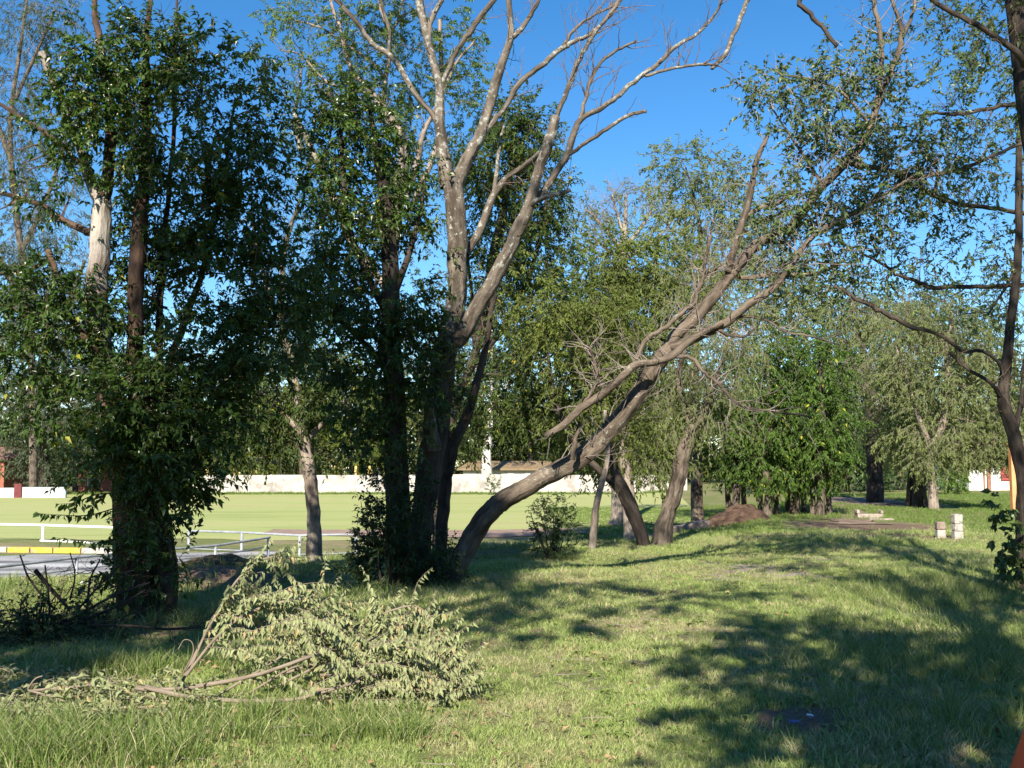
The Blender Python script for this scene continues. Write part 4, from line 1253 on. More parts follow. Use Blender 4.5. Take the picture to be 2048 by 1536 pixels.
# ---- J: straight round trunk by the railing
make_tree('round_trunk_tree', 'straight brown trunk with dark crown in front of the shade grey railing', 18.2,
          [[(630, 1120, 32.8), (628, 1060, 28.1), (624, 990, 26.5), (619, 940, 25.7), (612, 900, 24.2), (606, 865, 21.8), (600, 820, 17.2), (590, 760, 11.7), (580, 680, 7)],
           [(610, 885, 14), (650, 840, 10.1), (690, 800, 7), (720, 760, 4.7)], [(607, 870, 12.5), (560, 820, 8.6), (520, 780, 5.5)]],
          M['bark_pale'], M['privet_mid'], [(600, 760, 120, 80, 0, 200), (500, 780, 80, 70, 0, 120), (690, 800, 80, 70, 0, 110), (560, 850, 80, 50, 0, 90), (480, 870, 70, 60, .2, 90), (540, 910, 70, 30, .1, 60), (650, 880, 60, 40, .2, 50), (730, 870, 50, 40, .4, 40), (620, 660, 100, 70, .3, 120)],
          leaf_len=0.09, wr=0.4, n_leaf=14, twig=0.42, droop=0.5, fine=False, dens=1.5, seed=29, twig_mat=M['twig'], gap=0.3)

# ---- O: tree at the right edge, and the big one just outside
O_limbs = [
    [(2054, 1195, 44), (2050, 1120, 40), (2049, 1020, 33), (2045, 946, 26), (2028, 873, 24), (2007, 800, 23), (2014, 720, 20), (2020, 650, 17), (2034, 540, 16), (2038, 430, 15), (2038, 336, 13), (2040, 200, 9)],
    [(2030, 870, 11), (2044, 800, 10), (2052, 700, 8), (2060, 600, 7)],
    [(2008, 800, 9), (1980, 765, 7, -.1), (1930, 735, 7, -.2), (1900, 705, 6, -.25)],
    [(2014, 780, 6.5), (2000, 730, 5.8, -.1), (1965, 702, 6.5, -.15), (1930, 704, 6.5, -.2), (1895, 680, 7.2, -.25), (1860, 662, 7.9, -.3), (1820, 654, 9.4, -.35), (1775, 628, 10.1, -.4), (1745, 612, 10.1, -.4), (1710, 598, 8.6, -.45), (1690, 582, 7.2, -.5), (1667, 574, 5.8, -.5)],
    [(2060, 568, 8.6, .2), (2000, 572, 7.9, .1), (1925, 574, 8.6, 0), (1862, 574, 10.1, -.1), (1835, 562, 7.9, -.1), (1800, 552, 6.5, -.2), (1760, 525, 5.0, -.2), (1720, 505, 4.3, -.2)],
    [(2038, 500, 8), (2020, 560, 6), (1995, 600, 5), (1975, 630, 4)],
    [(2060, 428, 9.4, .1), (1980, 416, 8.6, 0), (1921, 408, 9.4, -.1), (1890, 400, 10.8, -.1), (1865, 388, 10.8, -.15), (1830, 370, 7.2, -.2), (1790, 350, 5.0, -.2)],
    [(1868, 388, 7, -.1), (1875, 345, 6, -.1), (1860, 320, 5, -.1)],
    [(2060, 200, 10, .3), (2003, 213, 9, .2), (1960, 221, 8, .2), (1915, 228, 8, .2), (1862, 226, 5, .2)],
]
O_blobs = [(1900, 120, 70, 80, .3, 40), (1980, 120, 60, 80, .3, 50), (2040, 200, 60, 100, .3, 60), (1960, 260, 60, 50, .2, 40), (1900, 230, 60, 50, .1, 30), (1990, 350, 70, 50, .1, 45), (1880, 430, 60, 40, 0, 22), (1800, 470, 70, 40, -.1, 26),
           (1860, 520, 70, 40, 0, 26), (1950, 470, 70, 60, .1, 34), (2020, 520, 50, 60, .2, 30), (1760, 520, 50, 40, -.2, 18), (1700, 560, 40, 30, -.3, 10), (1980, 620, 60, 40, .1, 12), (1900, 660, 50, 30, -.1, 8), (1950, 30, 80, 50, .4, 40), (2010, 760, 30, 40, 0, 8), (1860, 40, 50, 50, .2, 16)]


def o_extra(gl, rng):
    q, o = blob_points(rng, [(2015, 1060, 26, 50, -.3, 16, .12), (2008, 1120, 16, 26, -.3, 6, .1), (2030, 1130, 22, 50, -.3, 14, .15), (2005, 1010, 14, 20, -.25, 6, .1), (1998, 1095, 12, 12, -.3, 4, .1)], 13.4, 1, 0, seed=4)
    foliage(gl, rng, q, o, 9, 0.14, 0.10, 0.62, 0.5, True, 0.5, True, 0.4, 0.004, tint0=0.35)


make_tree('edge_tree', 'crooked tree at the right edge with ivy leaves on its lower trunk', 13.4, O_limbs, M['bark_dark'], M['lean_leaf'], O_blobs,  # dark bark colours in the shade on this trunk
          leaf_len=0.074, wr=0.42, n_leaf=11, twig=0.34, droop=0.25, dens=1.1, seed=30, sub=5, rough=0.12, twig_mat=M['twig'], extra=o_extra, hollow=0.2, r0=0.005, up=0.6, flare=1.15,
          twigs=[((2, 3, 4, 5, 6, 8), 12, 0.55, dict(lvl=2, rmax=0.007, kids=3)), ((0,), 10, 0.6, dict(lvl=2, rmax=0.007, t0=0.4))])
make_tree('furrowed_tree', 'thick furrowed trunk leaning in at the upper right corner', 10.5,
          [[(2190, 1330, 66), (2170, 1100, 60), (2130, 700, 52), (2080, 350, 46), (2040, 80, 42), (2025, -60, 38), (2010, -200, 30)],
           [(2052, 130, 18, -.2), (2034, 105, 13, -.3), (1972, 59, 11, -.4), (1925, 35, 10, -.45), (1862, -2, 9, -.5), (1820, -40, 8, -.5)],
           [(2020, -120, 18, -.2), (1900, -110, 14, -.3), (1740, -70, 12, -.4), (1640, -40, 11, -.45), (1600, 0, 10, -.5), (1620, 27, 10, -.5), (1651, 62, 9, -.5), (1674, 93, 8, -.5)]],
          M['bark_dark'], M['lean_leaf'], [(1990, 20, 80, 70, .2, 50), (2060, 120, 50, 100, .1, 40), (1980, -180, 120, 90, .3, 80), (1860, -140, 90, 70, .2, 40)], leaf_len=0.07, wr=0.42, n_leaf=9, twig=0.3, seed=31, rough=0.16, twig_mat=M['twig'], r0=0.004,
          twigs=[((1,), 8, 0.5, dict(lvl=2, rmax=0.006))])

# ---- airy pale tree behind, top centre-left
K_limbs = [
    [(796, 1120, 26), (792, 900, 24), (788, 700, 24), (784, 560, 24), (792, 420, 24), (806, 350, 24), (810, 292, 24)],
    [(810, 300, 20), (799, 260, 17), (773, 224, 15), (755, 205, 13), (740, 180, 14), (708, 146, 11), (693, 112, 9), (680, 60, 7), (660, 0, 6)],
    [(800, 265, 13), (775, 240, 11), (768, 210, 10), (771, 156, 9), (779, 109, 9), (775, 60, 8), (762, 20, 6), (760, -30, 5)],
    [(772, 160, 8), (745, 125, 7), (715, 105, 6), (680, 80, 5), (640, 55, 4), (590, 40, 3)],
    [(779, 75, 6), (795, 40, 5), (805, 0, 4)],
    [(812, 400, 16), (835, 320, 13), (845, 270, 10), (880, 200, 8), (910, 130, 6), (950, 80, 4)],
    [(745, 185, 8), (700, 180, 6), (650, 160, 5), (600, 110, 4), (560, 100, 3)],
    [(600, 300, 12, 1), (590, 235, 9, 1), (596, 190, 6, 1), (605, 130, 4, 1)],
    [(640, 330, 14, 1), (620, 290, 13, 1), (600, 250, 11, 1), (590, 228, 10, 1)],
    [(700, 480, 16, 1), (665, 390, 14, 1), (640, 330, 13, 1)], [(806, 620, 16), (760, 560, 15, .5), (700, 480, 14, 1)],
    [(880, 40, 10, .5), (882, 110, 9, .5), (884, 200, 10, .4), (870, 300, 11, .3), (820, 420, 13)],
]
K_blobs = [(620, 60, 90, 50, 0, 70), (720, 40, 100, 60, 0, 110), (830, 50, 80, 60, .2, 90), (910, 60, 60, 70, .3, 60), (570, 30, 60, 40, 0, 30), (700, 120, 90, 50, 0, 60), (800, 160, 80, 60, .1, 70), (860, 200, 60, 60, .3, 60), (930, 160, 50, 60, .4, 50), (640, 130, 60, 50, .3, 30),
           (740, 200, 60, 40, .2, 40), (820, 260, 60, 60, .3, 60), (600, 230, 50, 60, .8, 24), (930, 250, 60, 60, .5, 60), (600, 160, 40, 40, .8, 14), (850, 340, 50, 40, .5, 40), (880, 310, 40, 40, .5, 24), (830, 560, 40, 60, .5, 18)]
make_tree('airy_tree', 'airy light green tree with pale limbs behind the forked tree', 19.0, K_limbs, M['bark_pale'], M['airy'], K_blobs,
          leaf_len=0.074, wr=0.36, n_leaf=24, twig=0.38, droop=0.35, fine=False, seed=32, twig_mat=M['twig_dead'], gap=0.28, hollow=0.2, spread=0.8, dens=1.2,
          twigs=[((1, 2, 3, 4, 5, 6, 7), 8, 0.8, dict(lvl=2, rmax=0.01, kids=3))])

# ---- dark green tree behind the forked tree to the right
make_tree('dense_tree', 'dense dark green tree behind the right limbs of the forked tree', 23.0,
          [[(872, 1095, 16), (880, 950, 16), (915, 800, 16), (955, 690, 16), (990, 500, 20), (1020, 350, 12), (1030, 260, 6)], [(940, 740, 13), (1030, 620, 11), (1080, 480, 9), (1095, 380, 5)], [(950, 700, 10), (945, 600, 8), (930, 480, 6)]],
          M['bark_dark'], M['privet_mid'], [(1020, 240, 60, 60, 0, 110), (970, 230, 50, 60, 0, 60), (1070, 290, 50, 60, 0, 80), (1000, 340, 80, 70, 0, 160), (1080, 400, 60, 70, 0, 130), (980, 450, 60, 70, 0, 90), (1080, 500, 70, 70, 0, 150), (1000, 560, 70, 80, 0, 140), (1090, 610, 70, 70, -.2, 150), (1020, 680, 80, 70, 0, 150), (1090, 740, 80, 70, -.2, 150), (980, 790, 70, 60, 0, 100), (1060, 830, 70, 50, 0, 100), (950, 330, 40, 50, .2, 40), (1120, 840, 60, 50, .3, 70), (940, 860, 50, 40, .3, 40)],
          leaf_len=0.10, wr=0.42, n_leaf=15, twig=0.48, droop=0.45, fine=False, dens=1.85, hollow=0.2, seed=33, gap=0.30, twig_mat=M['twig'])

# ---- olive mass and tall airy tree in the right middle distance
make_tree('olive_tree', 'broad olive green tree behind the leaning trunk', 29.0,
          [[(1262, 1060, 27.6), (1255, 960, 24), (1245, 860, 19.2), (1240, 760, 14.4), (1230, 660, 9.6), (1230, 560, 5.4)], [(1248, 850, 13.2), (1300, 760, 9), (1340, 680, 5.4)], [(1246, 840, 12), (1190, 760, 8.4), (1150, 680, 4.8)]],
          M['bark_pale'], M['olive'], [(1200, 520, 80, 60, 0, 150), (1290, 530, 90, 60, 0, 190), (1170, 610, 80, 60, 0, 130), (1260, 630, 100, 60, -.4, 190), (1350, 600, 80, 70, 0, 160), (1210, 710, 90, 60, 0, 150), (1310, 720, 90, 60, -.3, 160), (1400, 560, 60, 60, 0, 80), (1260, 800, 100, 50, 0, 150), (1180, 840, 70, 50, 0, 100), (1330, 840, 70, 60, .2, 110), (1200, 900, 70, 50, .3, 80), (1300, 920, 70, 50, .4, 80), (1400, 660, 60, 60, 0, 80)],
          leaf_len=0.13, wr=0.38, n_leaf=14, twig=0.6, droop=0.45, fine=False, dens=2.05, hollow=0.2, seed=34, gap=0.28, twig_mat=M['twig_dead'], up=0.6)
make_tree('dead_tree', 'bare pinkish grey tree rising above the olive crown', 41.0,
          [[(1240, 1010, 34), (1240, 800, 28), (1245, 600, 22), (1246, 500, 16), (1250, 450, 10), (1252, 390, 5)], [(1246, 510, 10), (1225, 475, 8), (1195, 440, 5), (1175, 420, 3)], [(1246, 500, 10), (1275, 465, 8), (1300, 425, 5), (1310, 390, 3)], [(1245, 520, 8), (1215, 500, 6), (1180, 470, 3)], [(1247, 520, 9), (1280, 500, 7), (1330, 460, 4), (1350, 430, 3)], [(1248, 470, 7), (1235, 430, 5), (1225, 390, 3)]],
          M['bark_pale'], M['grey_leaf'], [(1190, 420, 50, 30, 0, 28), (1250, 400, 70, 25, 0, 40), (1320, 400, 50, 40, 0, 36), (1210, 470, 40, 30, .5, 12), (1330, 470, 40, 40, 0, 24), (1150, 460, 40, 50, .5, 30)], leaf_len=0.15, wr=0.36, n_leaf=14, twig=0.8, fine=False, seed=35, twig_mat=M['twig_dead'],
          twigs=[(None, 26, 1.3, dict(lvl=2, rmax=0.014, up=0.5, t0=0.35, kids=4))], r0=0.008)
make_tree('tall_airy_tree', 'tall loose crowned tree standing above the others right of centre', 34.0,
          [[(1395, 1030, 25.3), (1392, 900, 20.9), (1390, 760, 16.5), (1395, 600, 12.1), (1400, 480, 7.7), (1390, 400, 5), (1370, 330, 2.8)], [(1396, 560, 7.2), (1420, 470, 5), (1440, 400, 2.8)], [(1394, 620, 7.2), (1450, 540, 5.5), (1500, 470, 3.3), (1530, 420, 2.2)], [(1395, 540, 5.5), (1375, 480, 4.4), (1345, 460, 2.8), (1325, 440, 1.7)]],
          M['bark'], M['grey_leaf'], [(1330, 320, 40, 25, 0, 26), (1390, 330, 60, 40, 0, 70), (1440, 360, 50, 50, 0, 60), (1360, 390, 50, 40, 0, 50), (1420, 430, 60, 50, 0, 90), (1340, 450, 40, 40, 0, 40), (1480, 420, 60, 60, 0, 80), (1430, 510, 80, 60, 0, 120), (1360, 530, 60, 50, 0, 80), (1500, 500, 60, 60, 0, 80), (1540, 440, 50, 60, 0, 60), (1540, 560, 60, 60, 0, 90), (1470, 590, 80, 60, 0, 120), (1560, 640, 60, 60, 0, 90), (1490, 340, 30, 30, 0, 16), (1310, 360, 30, 20, 0, 10), (1610, 560, 60, 60, .5, 90)],
          leaf_len=0.13, wr=0.36, n_leaf=15, twig=0.6, droop=0.4, fine=False, seed=36, gap=0.25, twig_mat=M['twig_dead'], dens=1.5, r0=0.007, up=0.6)

# ---- grove with yellow flowers (several trunks)
Y_spec = [(1470, 34.0, [(1480, 760, 80, 70, 0, 170), (1450, 860, 70, 60, 0, 170), (1480, 920, 60, 40, 0, 130)]),
          (1535, 33.0, [(1540, 740, 80, 70, 0, 190), (1540, 840, 70, 70, -.4, 200), (1540, 930, 60, 40, -.3, 150)]),
          (1590, 33.6, [(1600, 720, 80, 80, 0, 220), (1600, 830, 70, 60, -.4, 200), (1590, 920, 60, 50, -.3, 170)]),
          (1640, 32.6, [(1655, 740, 55, 60, 0, 130), (1650, 830, 60, 60, -.3, 170), (1645, 910, 50, 50, -.3, 150), (1670, 930, 35, 25, -.4, 50)])]
Y_lab = ['leftmost dark green yellow flowered tree of the grove behind the soil heap', 'dark green yellow flowered tree in the grove, second from the left', 'dark green yellow flowered tree in the grove, third from the left', 'rightmost yellow flowered tree of the grove, next to the dirt path']
for k, (px, Yd, bl) in enumerate(Y_spec):
    make_tree('flowering_tree', Y_lab[k], Yd,
              [[(px, 1018, 18), (px + 3, 980, 15), (px - 4, 930, 14), (px + 6, 860, 12), (px + 2, 780, 8), (px, 700, 4)], [(px - 14, 1016, 11, .5), (px - 16, 960, 10, .5), (px - 24, 880, 8, .4), (px - 30, 800, 5, .3)],
               [(px + 18, 1014, 11, .8), (px + 16, 950, 10, .8), (px + 26, 880, 8, .6), (px + 34, 800, 5, .4)]],
              M['bark'], M['acacia'], bl, leaf_len=0.14, wr=0.36, n_leaf=15, twig=0.6, droop=0.6, fine=False, dens=1.25, seed=40 + k, group='yellow flowered grove beside the dirt path', back=(1, 2), gap=0.22, up=0.7, twig_mat=M['twig'])

# ---- grey green trees on the right lawn
make_tree('grey_green_tree', 'grey green tree with a pale trunk on the right lawn', 37.0,
          [[(1868, 1022, 22), (1865, 980, 17), (1862, 930, 15), (1868, 890, 15), (1885, 850, 14), (1895, 790, 11), (1895, 700, 9), (1905, 620, 5)], [(1884, 855, 8), (1905, 830, 8), (1912, 822, 6)], [(1866, 900, 10), (1835, 830, 8), (1815, 760, 6), (1790, 690, 4)], [(1892, 850, 7), (1920, 838, 6), (1950, 845, 4)]],
          M['bark_pale'], M['grey_leaf'], [(1880, 640, 80, 60, 0, 140), (1820, 680, 70, 70, 0, 120), (1930, 690, 70, 70, 0, 140), (1860, 760, 90, 60, 0, 160), (1960, 780, 70, 60, 0, 130), (1840, 840, 60, 60, 0, 90), (1900, 870, 80, 50, 0, 130), (1960, 880, 60, 40, 0, 90), (1860, 920, 50, 30, -.2, 50), (1990, 850, 50, 60, .3, 60), (1990, 700, 50, 60, .3, 60), (1800, 770, 50, 60, .3, 60), (1985, 900, 50, 26, 0, 80), (1940, 900, 45, 28, 0, 80), (2020, 890, 40, 30, .3, 50)],
          leaf_len=0.14, wr=0.3, n_leaf=15, twig=0.65, droop=0.6, fine=False, dens=1.9, hollow=0.2, seed=50, gap=0.25, twig_mat=M['twig_dead'], r0=0.007, up=0.5)
make_tree('shadowed_tree', 'dark trunked tree just left of the pale trunk on the right lawn', 39.5,
          [[(1840, 1012, 30), (1838, 960, 22), (1832, 920, 16), (1815, 880, 10), (1795, 865, 6)], [(1842, 960, 16), (1855, 900, 12), (1860, 820, 8)], [(1818, 1008, 14, .8), (1822, 960, 12, .7), (1826, 900, 9, .6)]],
          M['bark_dark'], M['grey_leaf'], [(1800, 880, 50, 50, 0, 80), (1840, 800, 60, 60, 0, 100), (1780, 820, 50, 60, .5, 80), (1760, 740, 60, 70, .8, 100), (1830, 900, 40, 30, 0, 40)], leaf_len=0.14, wr=0.32, n_leaf=14, twig=0.6, droop=0.5, fine=False, dens=1.7, seed=51, gap=0.25, twig_mat=M['twig_dead'], back=(2,))
make_tree('weeping_tree', 'tree with hanging grey dead twigs right of the yellow flowered grove', 44.0,
          [[(1750, 1000, 34), (1748, 900, 28), (1740, 800, 22), (1730, 720, 14), (1715, 660, 8)], [(1745, 830, 14), (1710, 740, 9), (1690, 680, 6)], [(1748, 850, 14), (1790, 760, 9), (1800, 680, 5)]],
          M['bark_dark'], M['grey_leaf'], [(1740, 620, 90, 50, 0, 110), (1680, 640, 60, 50, 0, 70), (1790, 650, 70, 50, 0, 80), (1760, 880, 90, 50, .8, 110), (1730, 700, 70, 50, .5, 60)], leaf_len=0.16, wr=0.3, n_leaf=14, twig=0.8, droop=0.8, fine=False, dens=1.6, seed=52, gap=0.3, twig_mat=M['twig_dead'],
          twigs=[((0, 1, 2), 40, 1.7, dict(lvl=2, rmax=0.012, up=-0.9, spread=0.7, t0=0.35, kids=4))], r0=0.008)
for k, (px, Yd, s) in enumerate([(1690, 62, 1.0), (1800, 66, 1.1), (1900, 78, 1.2), (2030, 80, 1.3), (1560, 70, 1.1)]):
    make_tree('background_tree', ['leafy tree closing the far end of the dirt path on its left', 'leafy tree closing the far end of the dirt path on its right', 'tree in the dim wood behind the pale trunk on the right', 'tall tree behind the white house at the right edge', 'tree in the wood behind the yellow flowered grove'][k], Yd,
              [[(px, 985, 16), (px + 4, 900, 13), (px - 4, 800, 9), (px, 700, 5)], [(px, 900, 8), (px + 40, 820, 5), (px + 60, 760, 3)], [(px, 890, 8), (px - 40, 810, 5), (px - 60, 750, 3)]],
              M['bark_dark'], M['far'] if k in (3, 4) else M['shrub'], [(px, 680, 110 * s, 70, 0, 190), (px - 40, 780, 100, 60, 0, 150), (px + 50, 790, 100, 60, 0, 150), (px, 870, 110, 50, 0, 160), (px, 930, 110, 40, 0, 130), (px + 10, 600, 80, 50, 0, 90)],  # darker leaf on the first three trees stands in for the wood's shade
              leaf_len=0.26, wr=0.45, n_leaf=12, twig=1.0, droop=0.4, fine=False, dens=1.5, seed=60 + k, gap=0.15, twigs3=False)

# hedge by the white house
root = make_tree('hedge_bush', 'bright green bush left of the white house', 56.0, [[(1900, 985, 10), (1900, 960, 7), (1898, 940, 4)]], M['bark'], M['hedge'],
                 [(1905, 950, 28, 28, 0, 130), (1880, 955, 28, 26, 0, 90), (1922, 960, 14, 22, 0, 50)], leaf_len=0.13, wr=0.5, n_leaf=12, twig=0.4, fine=False, seed=70, cat='bush', twigs3=False)

# ---- trees behind the sports field
back_spec = [(70, 84, 'feather', 1.0, [(60, 700, 110, 80), (40, 820, 110, 70), (110, 880, 110, 60), (60, 940, 80, 25)], [[(90, 985, 22), (88, 930, 18), (84, 880, 12), (60, 800, 8), (40, 700, 4)], [(86, 900, 12), (105, 850, 9), (115, 760, 5)]], 'dark forked tree behind the low grey wall at left'),
             (190, 90, 'far', 1.0, [(190, 800, 90, 80), (160, 880, 70, 50), (230, 900, 80, 50), (200, 700, 90, 80)], [[(150, 985, 12), (152, 900, 10), (160, 800, 5)]], 'tree beside the small red brick shed'),
             (420, 94, 'olive', 1.0, [(430, 880, 90, 50), (480, 820, 90, 70), (420, 760, 80, 70), (500, 915, 60, 30), (420, 925, 60, 26)], [[(440, 985, 14), (445, 900, 10), (440, 800, 5)]], 'light green tree behind the left end of the white wall'),
             (560, 96, 'far', 1.0, [(560, 880, 90, 50), (560, 790, 90, 80), (600, 918, 60, 30), (540, 925, 60, 24)], [[(560, 985, 14), (565, 900, 10), (560, 800, 5)]], 'tree behind the white wall left of the straight brown trunk'),
             (690, 97, 'olive', 1.0, [(690, 900, 80, 46), (740, 915, 50, 26), (700, 820, 80, 70), (680, 750, 80, 60)], [[(700, 985, 14), (705, 900, 10), (700, 800, 5)]], 'tree behind the white wall right of the straight brown trunk'),
             (860, 99, 'far', 1.0, [(860, 870, 80, 60), (900, 905, 60, 36), (900, 780, 90, 80), (850, 700, 90, 80)], [[(870, 985, 14), (872, 900, 10), (870, 800, 5)]], 'tree behind the white wall seen past the forked trunk'),
             (1060, 104, 'far', 1.0, [(1050, 870, 90, 46), (1120, 905, 50, 34), (1080, 800, 100, 70), (1100, 700, 100, 80), (1000, 740, 90, 80)], [[(1060, 985, 14), (1062, 900, 10), (1060, 800, 5)]], 'tree behind the tan roofed cream house'),
             (1230, 100, 'far', 1.0, [(1230, 900, 90, 45), (1250, 820, 100, 70), (1330, 880, 80, 60), (1380, 800, 90, 80)], [[(1250, 985, 14), (1250, 900, 10), (1250, 800, 5)]], 'tree behind the right end of the white wall')]
for k, (px, Yd, mt, s, bl, lim, lab) in enumerate(back_spec):
    make_tree('field_side_tree', lab, Yd, lim, M['bark_dark'], M[mt], [(b[0], b[1], b[2], b[3], 0, int(b[2] * b[3] / 22)) for b in bl], leaf_len=0.30, wr=0.42, n_leaf=12, twig=1.1, droop=0.4, fine=False, seed=80 + k, gap=0.22, twigs3=False, group='trees beyond the sports field')
make_tree('white_trunk_tree', 'thick white eucalyptus trunk rising behind the white wall at the centre', 91.0,
          [[(972, 990, 21), (974, 930, 20), (975, 890, 18), (980, 860, 14), (982, 820, 12), (985, 700, 9), (980, 560, 5)], [(984, 850, 8), (965, 800, 6), (950, 720, 4)], [(983, 840, 8), (1010, 780, 6), (1030, 700, 4)]],
          plain_mat('white eucalyptus bark', (0.36, 0.33, 0.31), (0.58, 0.54, 0.51), 1.5, 0.8, 0.02, stain=(0.22, 0.185, 0.17), st_scale=1.2, st_at=0.56), M['far'], [(980, 700, 90, 80, 0, 170), (960, 600, 90, 80, 0, 150), (1000, 800, 70, 40, 0, 70)], leaf_len=0.30, wr=0.35, n_leaf=12, twig=1.1, droop=0.5, fine=False, dens=1.6, seed=95, gap=0.25, twigs3=False)
# tall feathery trees at the upper left
make_tree('feathery_tree', 'tall feathery grey green tree at the upper left behind the privet', 80.0,
          [[(66, 985, 16), (66, 850, 15), (62, 700, 14), (50, 560, 14), (30, 400, 12), (20, 250, 9), (40, 100, 7), (60, -40, 4)], [(58, 640, 14), (0, 520, 14, .5), (-60, 500, 12, 1)], [(45, 500, 10), (100, 380, 8), (140, 240, 6), (150, 120, 4)], [(25, 330, 10), (-20, 200, 7), (-40, 100, 4)], [(60, 700, 14), (130, 620, 10), (170, 520, 6)], [(30, 200, 8), (80, 90, 6), (110, 20, 4)]],
          M['bark'], M['feather'], [(40, 60, 70, 60, 0, 80), (110, 30, 60, 40, 0, 50), (10, 180, 60, 70, 0, 70), (70, 270, 70, 50, 0, 60), (20, 330, 60, 50, 0, 70), (120, 440, 60, 60, 0, 60), (40, 460, 70, 60, 0, 90), (60, 560, 90, 60, 0, 110), (-10, 560, 60, 80, 0, 70), (80, 650, 90, 60, 0, 110), (20, 720, 90, 60, 0, 100), (150, 560, 50, 60, 0, 50), (140, 330, 40, 50, 0, 26), (130, 700, 80, 70, 0, 90), (100, 800, 100, 60, .5, 110)],
          leaf_len=0.28, wr=0.21, n_leaf=16, twig=1.3, droop=0.6, fine=False, dens=2.6, seed=96, gap=0.22, twig_mat=M['twig_dead'], r0=0.008, up=0.5,
          twigs=[(None, 12, 3.0, dict(lvl=2, rmax=0.035, kids=3))])
make_tree('hazy_tree', 'feathery tree showing through the gaps right of the privet', 92.0,
          [[(606, 985, 14), (600, 850, 14), (565, 650, 12), (570, 500, 11), (600, 400, 6)], [(556, 640, 10), (520, 520, 7), (500, 420, 4)]],
          M['bark'], M['feather'], [(590, 420, 50, 60, 0, 36), (600, 500, 60, 60, 0, 50), (540, 560, 70, 60, 0, 70), (620, 600, 60, 60, 0, 60), (560, 680, 90, 60, 0, 90), (860, 600, 50, 60, .5, 36), (860, 450, 40, 60, .5, 24), (590, 330, 40, 40, 0, 20), (830, 700, 60, 50, 0, 50)], leaf_len=0.27, wr=0.25, n_leaf=20, twig=1.6, droop=0.5, fine=False, dens=1.4, seed=97, gap=0.25, twig_mat=M['twig_dead'],
          twigs=[(None, 14, 2.8, dict(lvl=2, rmax=0.03, kids=3))])

# ---- far wood behind the houses, one mass
def far_wood():
    rng = np.random.default_rng(99)
    g = Geo()
    cs = []
    for x in np.arange(-75, 84, 3.6):
        y = 112 + rng.uniform(-4, 6)
        z0 = -0.8
        hgt = rng.uniform(7.5, 13.5)
        n = 240
        u = unit(rng.normal(size=(n, 3)))
        r = 0.35 + 0.65 * rng.random((n, 1)) ** 0.6
        cs.append(np.array([x + rng.uniform(-1, 1), y, z0 + hgt * 0.5]) + u * r * np.array([4.2, 3.5, hgt * 0.52]))
        tube(g, np.array([[x, y, z0 - .3], [x + .2, y, z0 + hgt * .4], [x, y, z0 + hgt * .8]]), np.array([.3, .22, .08]), 7, mat=1)
    c = np.concatenate(cs)
    c = c[c[:, 2] > z0 + 0.2]
    d = unit(rng.normal(size=c.shape) + np.array([0, 0, -0.2]))
    foliage(g, rng, c, d, 9, 1.6, 0.72, 0.5, 0.3, False, 0.7, False, 0.7)
    o = build('far_wood', g, [M['far'], M['bark_dark']], kind='stuff')


far_wood()

# ---- added wood behind and beside the viewpoint blocks sky light, below the sun's line
def sky_block_wood():
    rng = np.random.default_rng(123)
    g = Geo()
    cs = []
    spots = [(x, -24 + rng.uniform(-2, 3)) for x in np.arange(-42, 43, 4.0)] + [(-34 + rng.uniform(-2, 2), y) for y in np.arange(-20, 12, 5)] + [(30 + rng.uniform(-2, 2), y) for y in np.arange(-20, 22, 5)]
    for x, y in spots:
        hgt = rng.uniform(9, 12.5)
        z0 = float(height(x, y))
        n = 140
        u = unit(rng.normal(size=(n, 3)))
        r = 0.3 + 0.7 * rng.random((n, 1)) ** 0.6
        cs.append(np.array([x, y, z0 + hgt * 0.52]) + u * r * np.array([3.2, 3.0, hgt * 0.48]))
        tube(g, np.array([[x, y, z0 - .3], [x + .2, y, z0 + hgt * .4], [x, y, z0 + hgt * .8]]), np.array([.22, .17, .06]), 8, mat=1)
    c = np.concatenate(cs)
    c = c[c[:, 2] > 0.2]
    d = unit(rng.normal(size=c.shape) + np.array([0, 0, -0.2]))
    foliage(g, rng, c, d, 8, 1.2, 0.62, 0.5, 0.3, False, 0.7, False, 0.7)
    build('sky_block_wood', g, [M['shade_leaf'], M['bark']], kind='stuff')


sky_block_wood()

# ---- small shrubs
def shrub(name, label, px, py, Y, blobs, leaf, ln, nl, seed, stems=7, hgt=0.9, wr=0.45, fine=True, twig=0.22, droop=0.1, wood=None, up=0.7):
    rng = np.random.default_rng(seed)
    c = P(px, py, Y)
    c[2] = float(height(c[0], c[1]))
    root = thing(name, label, 'shrub', c)
    g = Geo()
    for i in range(stems):
        a = rng.random() * 6.283
        d = np.array([math.cos(a) * 0.25, math.sin(a) * 0.25, 1.0])
        p = [c + np.array([math.cos(a) * 0.05, math.sin(a) * 0.05, -0.1])]
        for k in range(4):
            d = unit(d + rng.normal(size=3) * 0.12)
            p.append(p[-1] + d * hgt / 4)
        tube(g, np.array(p), np.linspace(0.014, 0.004, 5), 5, cap=False)
    build('stem', g, wood or M['bark_dark'], parent=root, smooth=True, off=c)
    gl = Geo()
    q, o = blob_points(rng, blobs, Y, 1, 0.2, 2.5, seed, 0.1)
    o = unit(o + np.array([0, 0, 0.5]) + rng.normal(size=o.shape) * 0.5)
    foliage(gl, rng, q, o, nl, twig, ln, wr, droop, fine, 0.6, True, up, 0.003, seed=seed)
    build('leaf_mass', gl, [leaf, M['twig']], parent=root, off=c, kind='stuff')
    return root


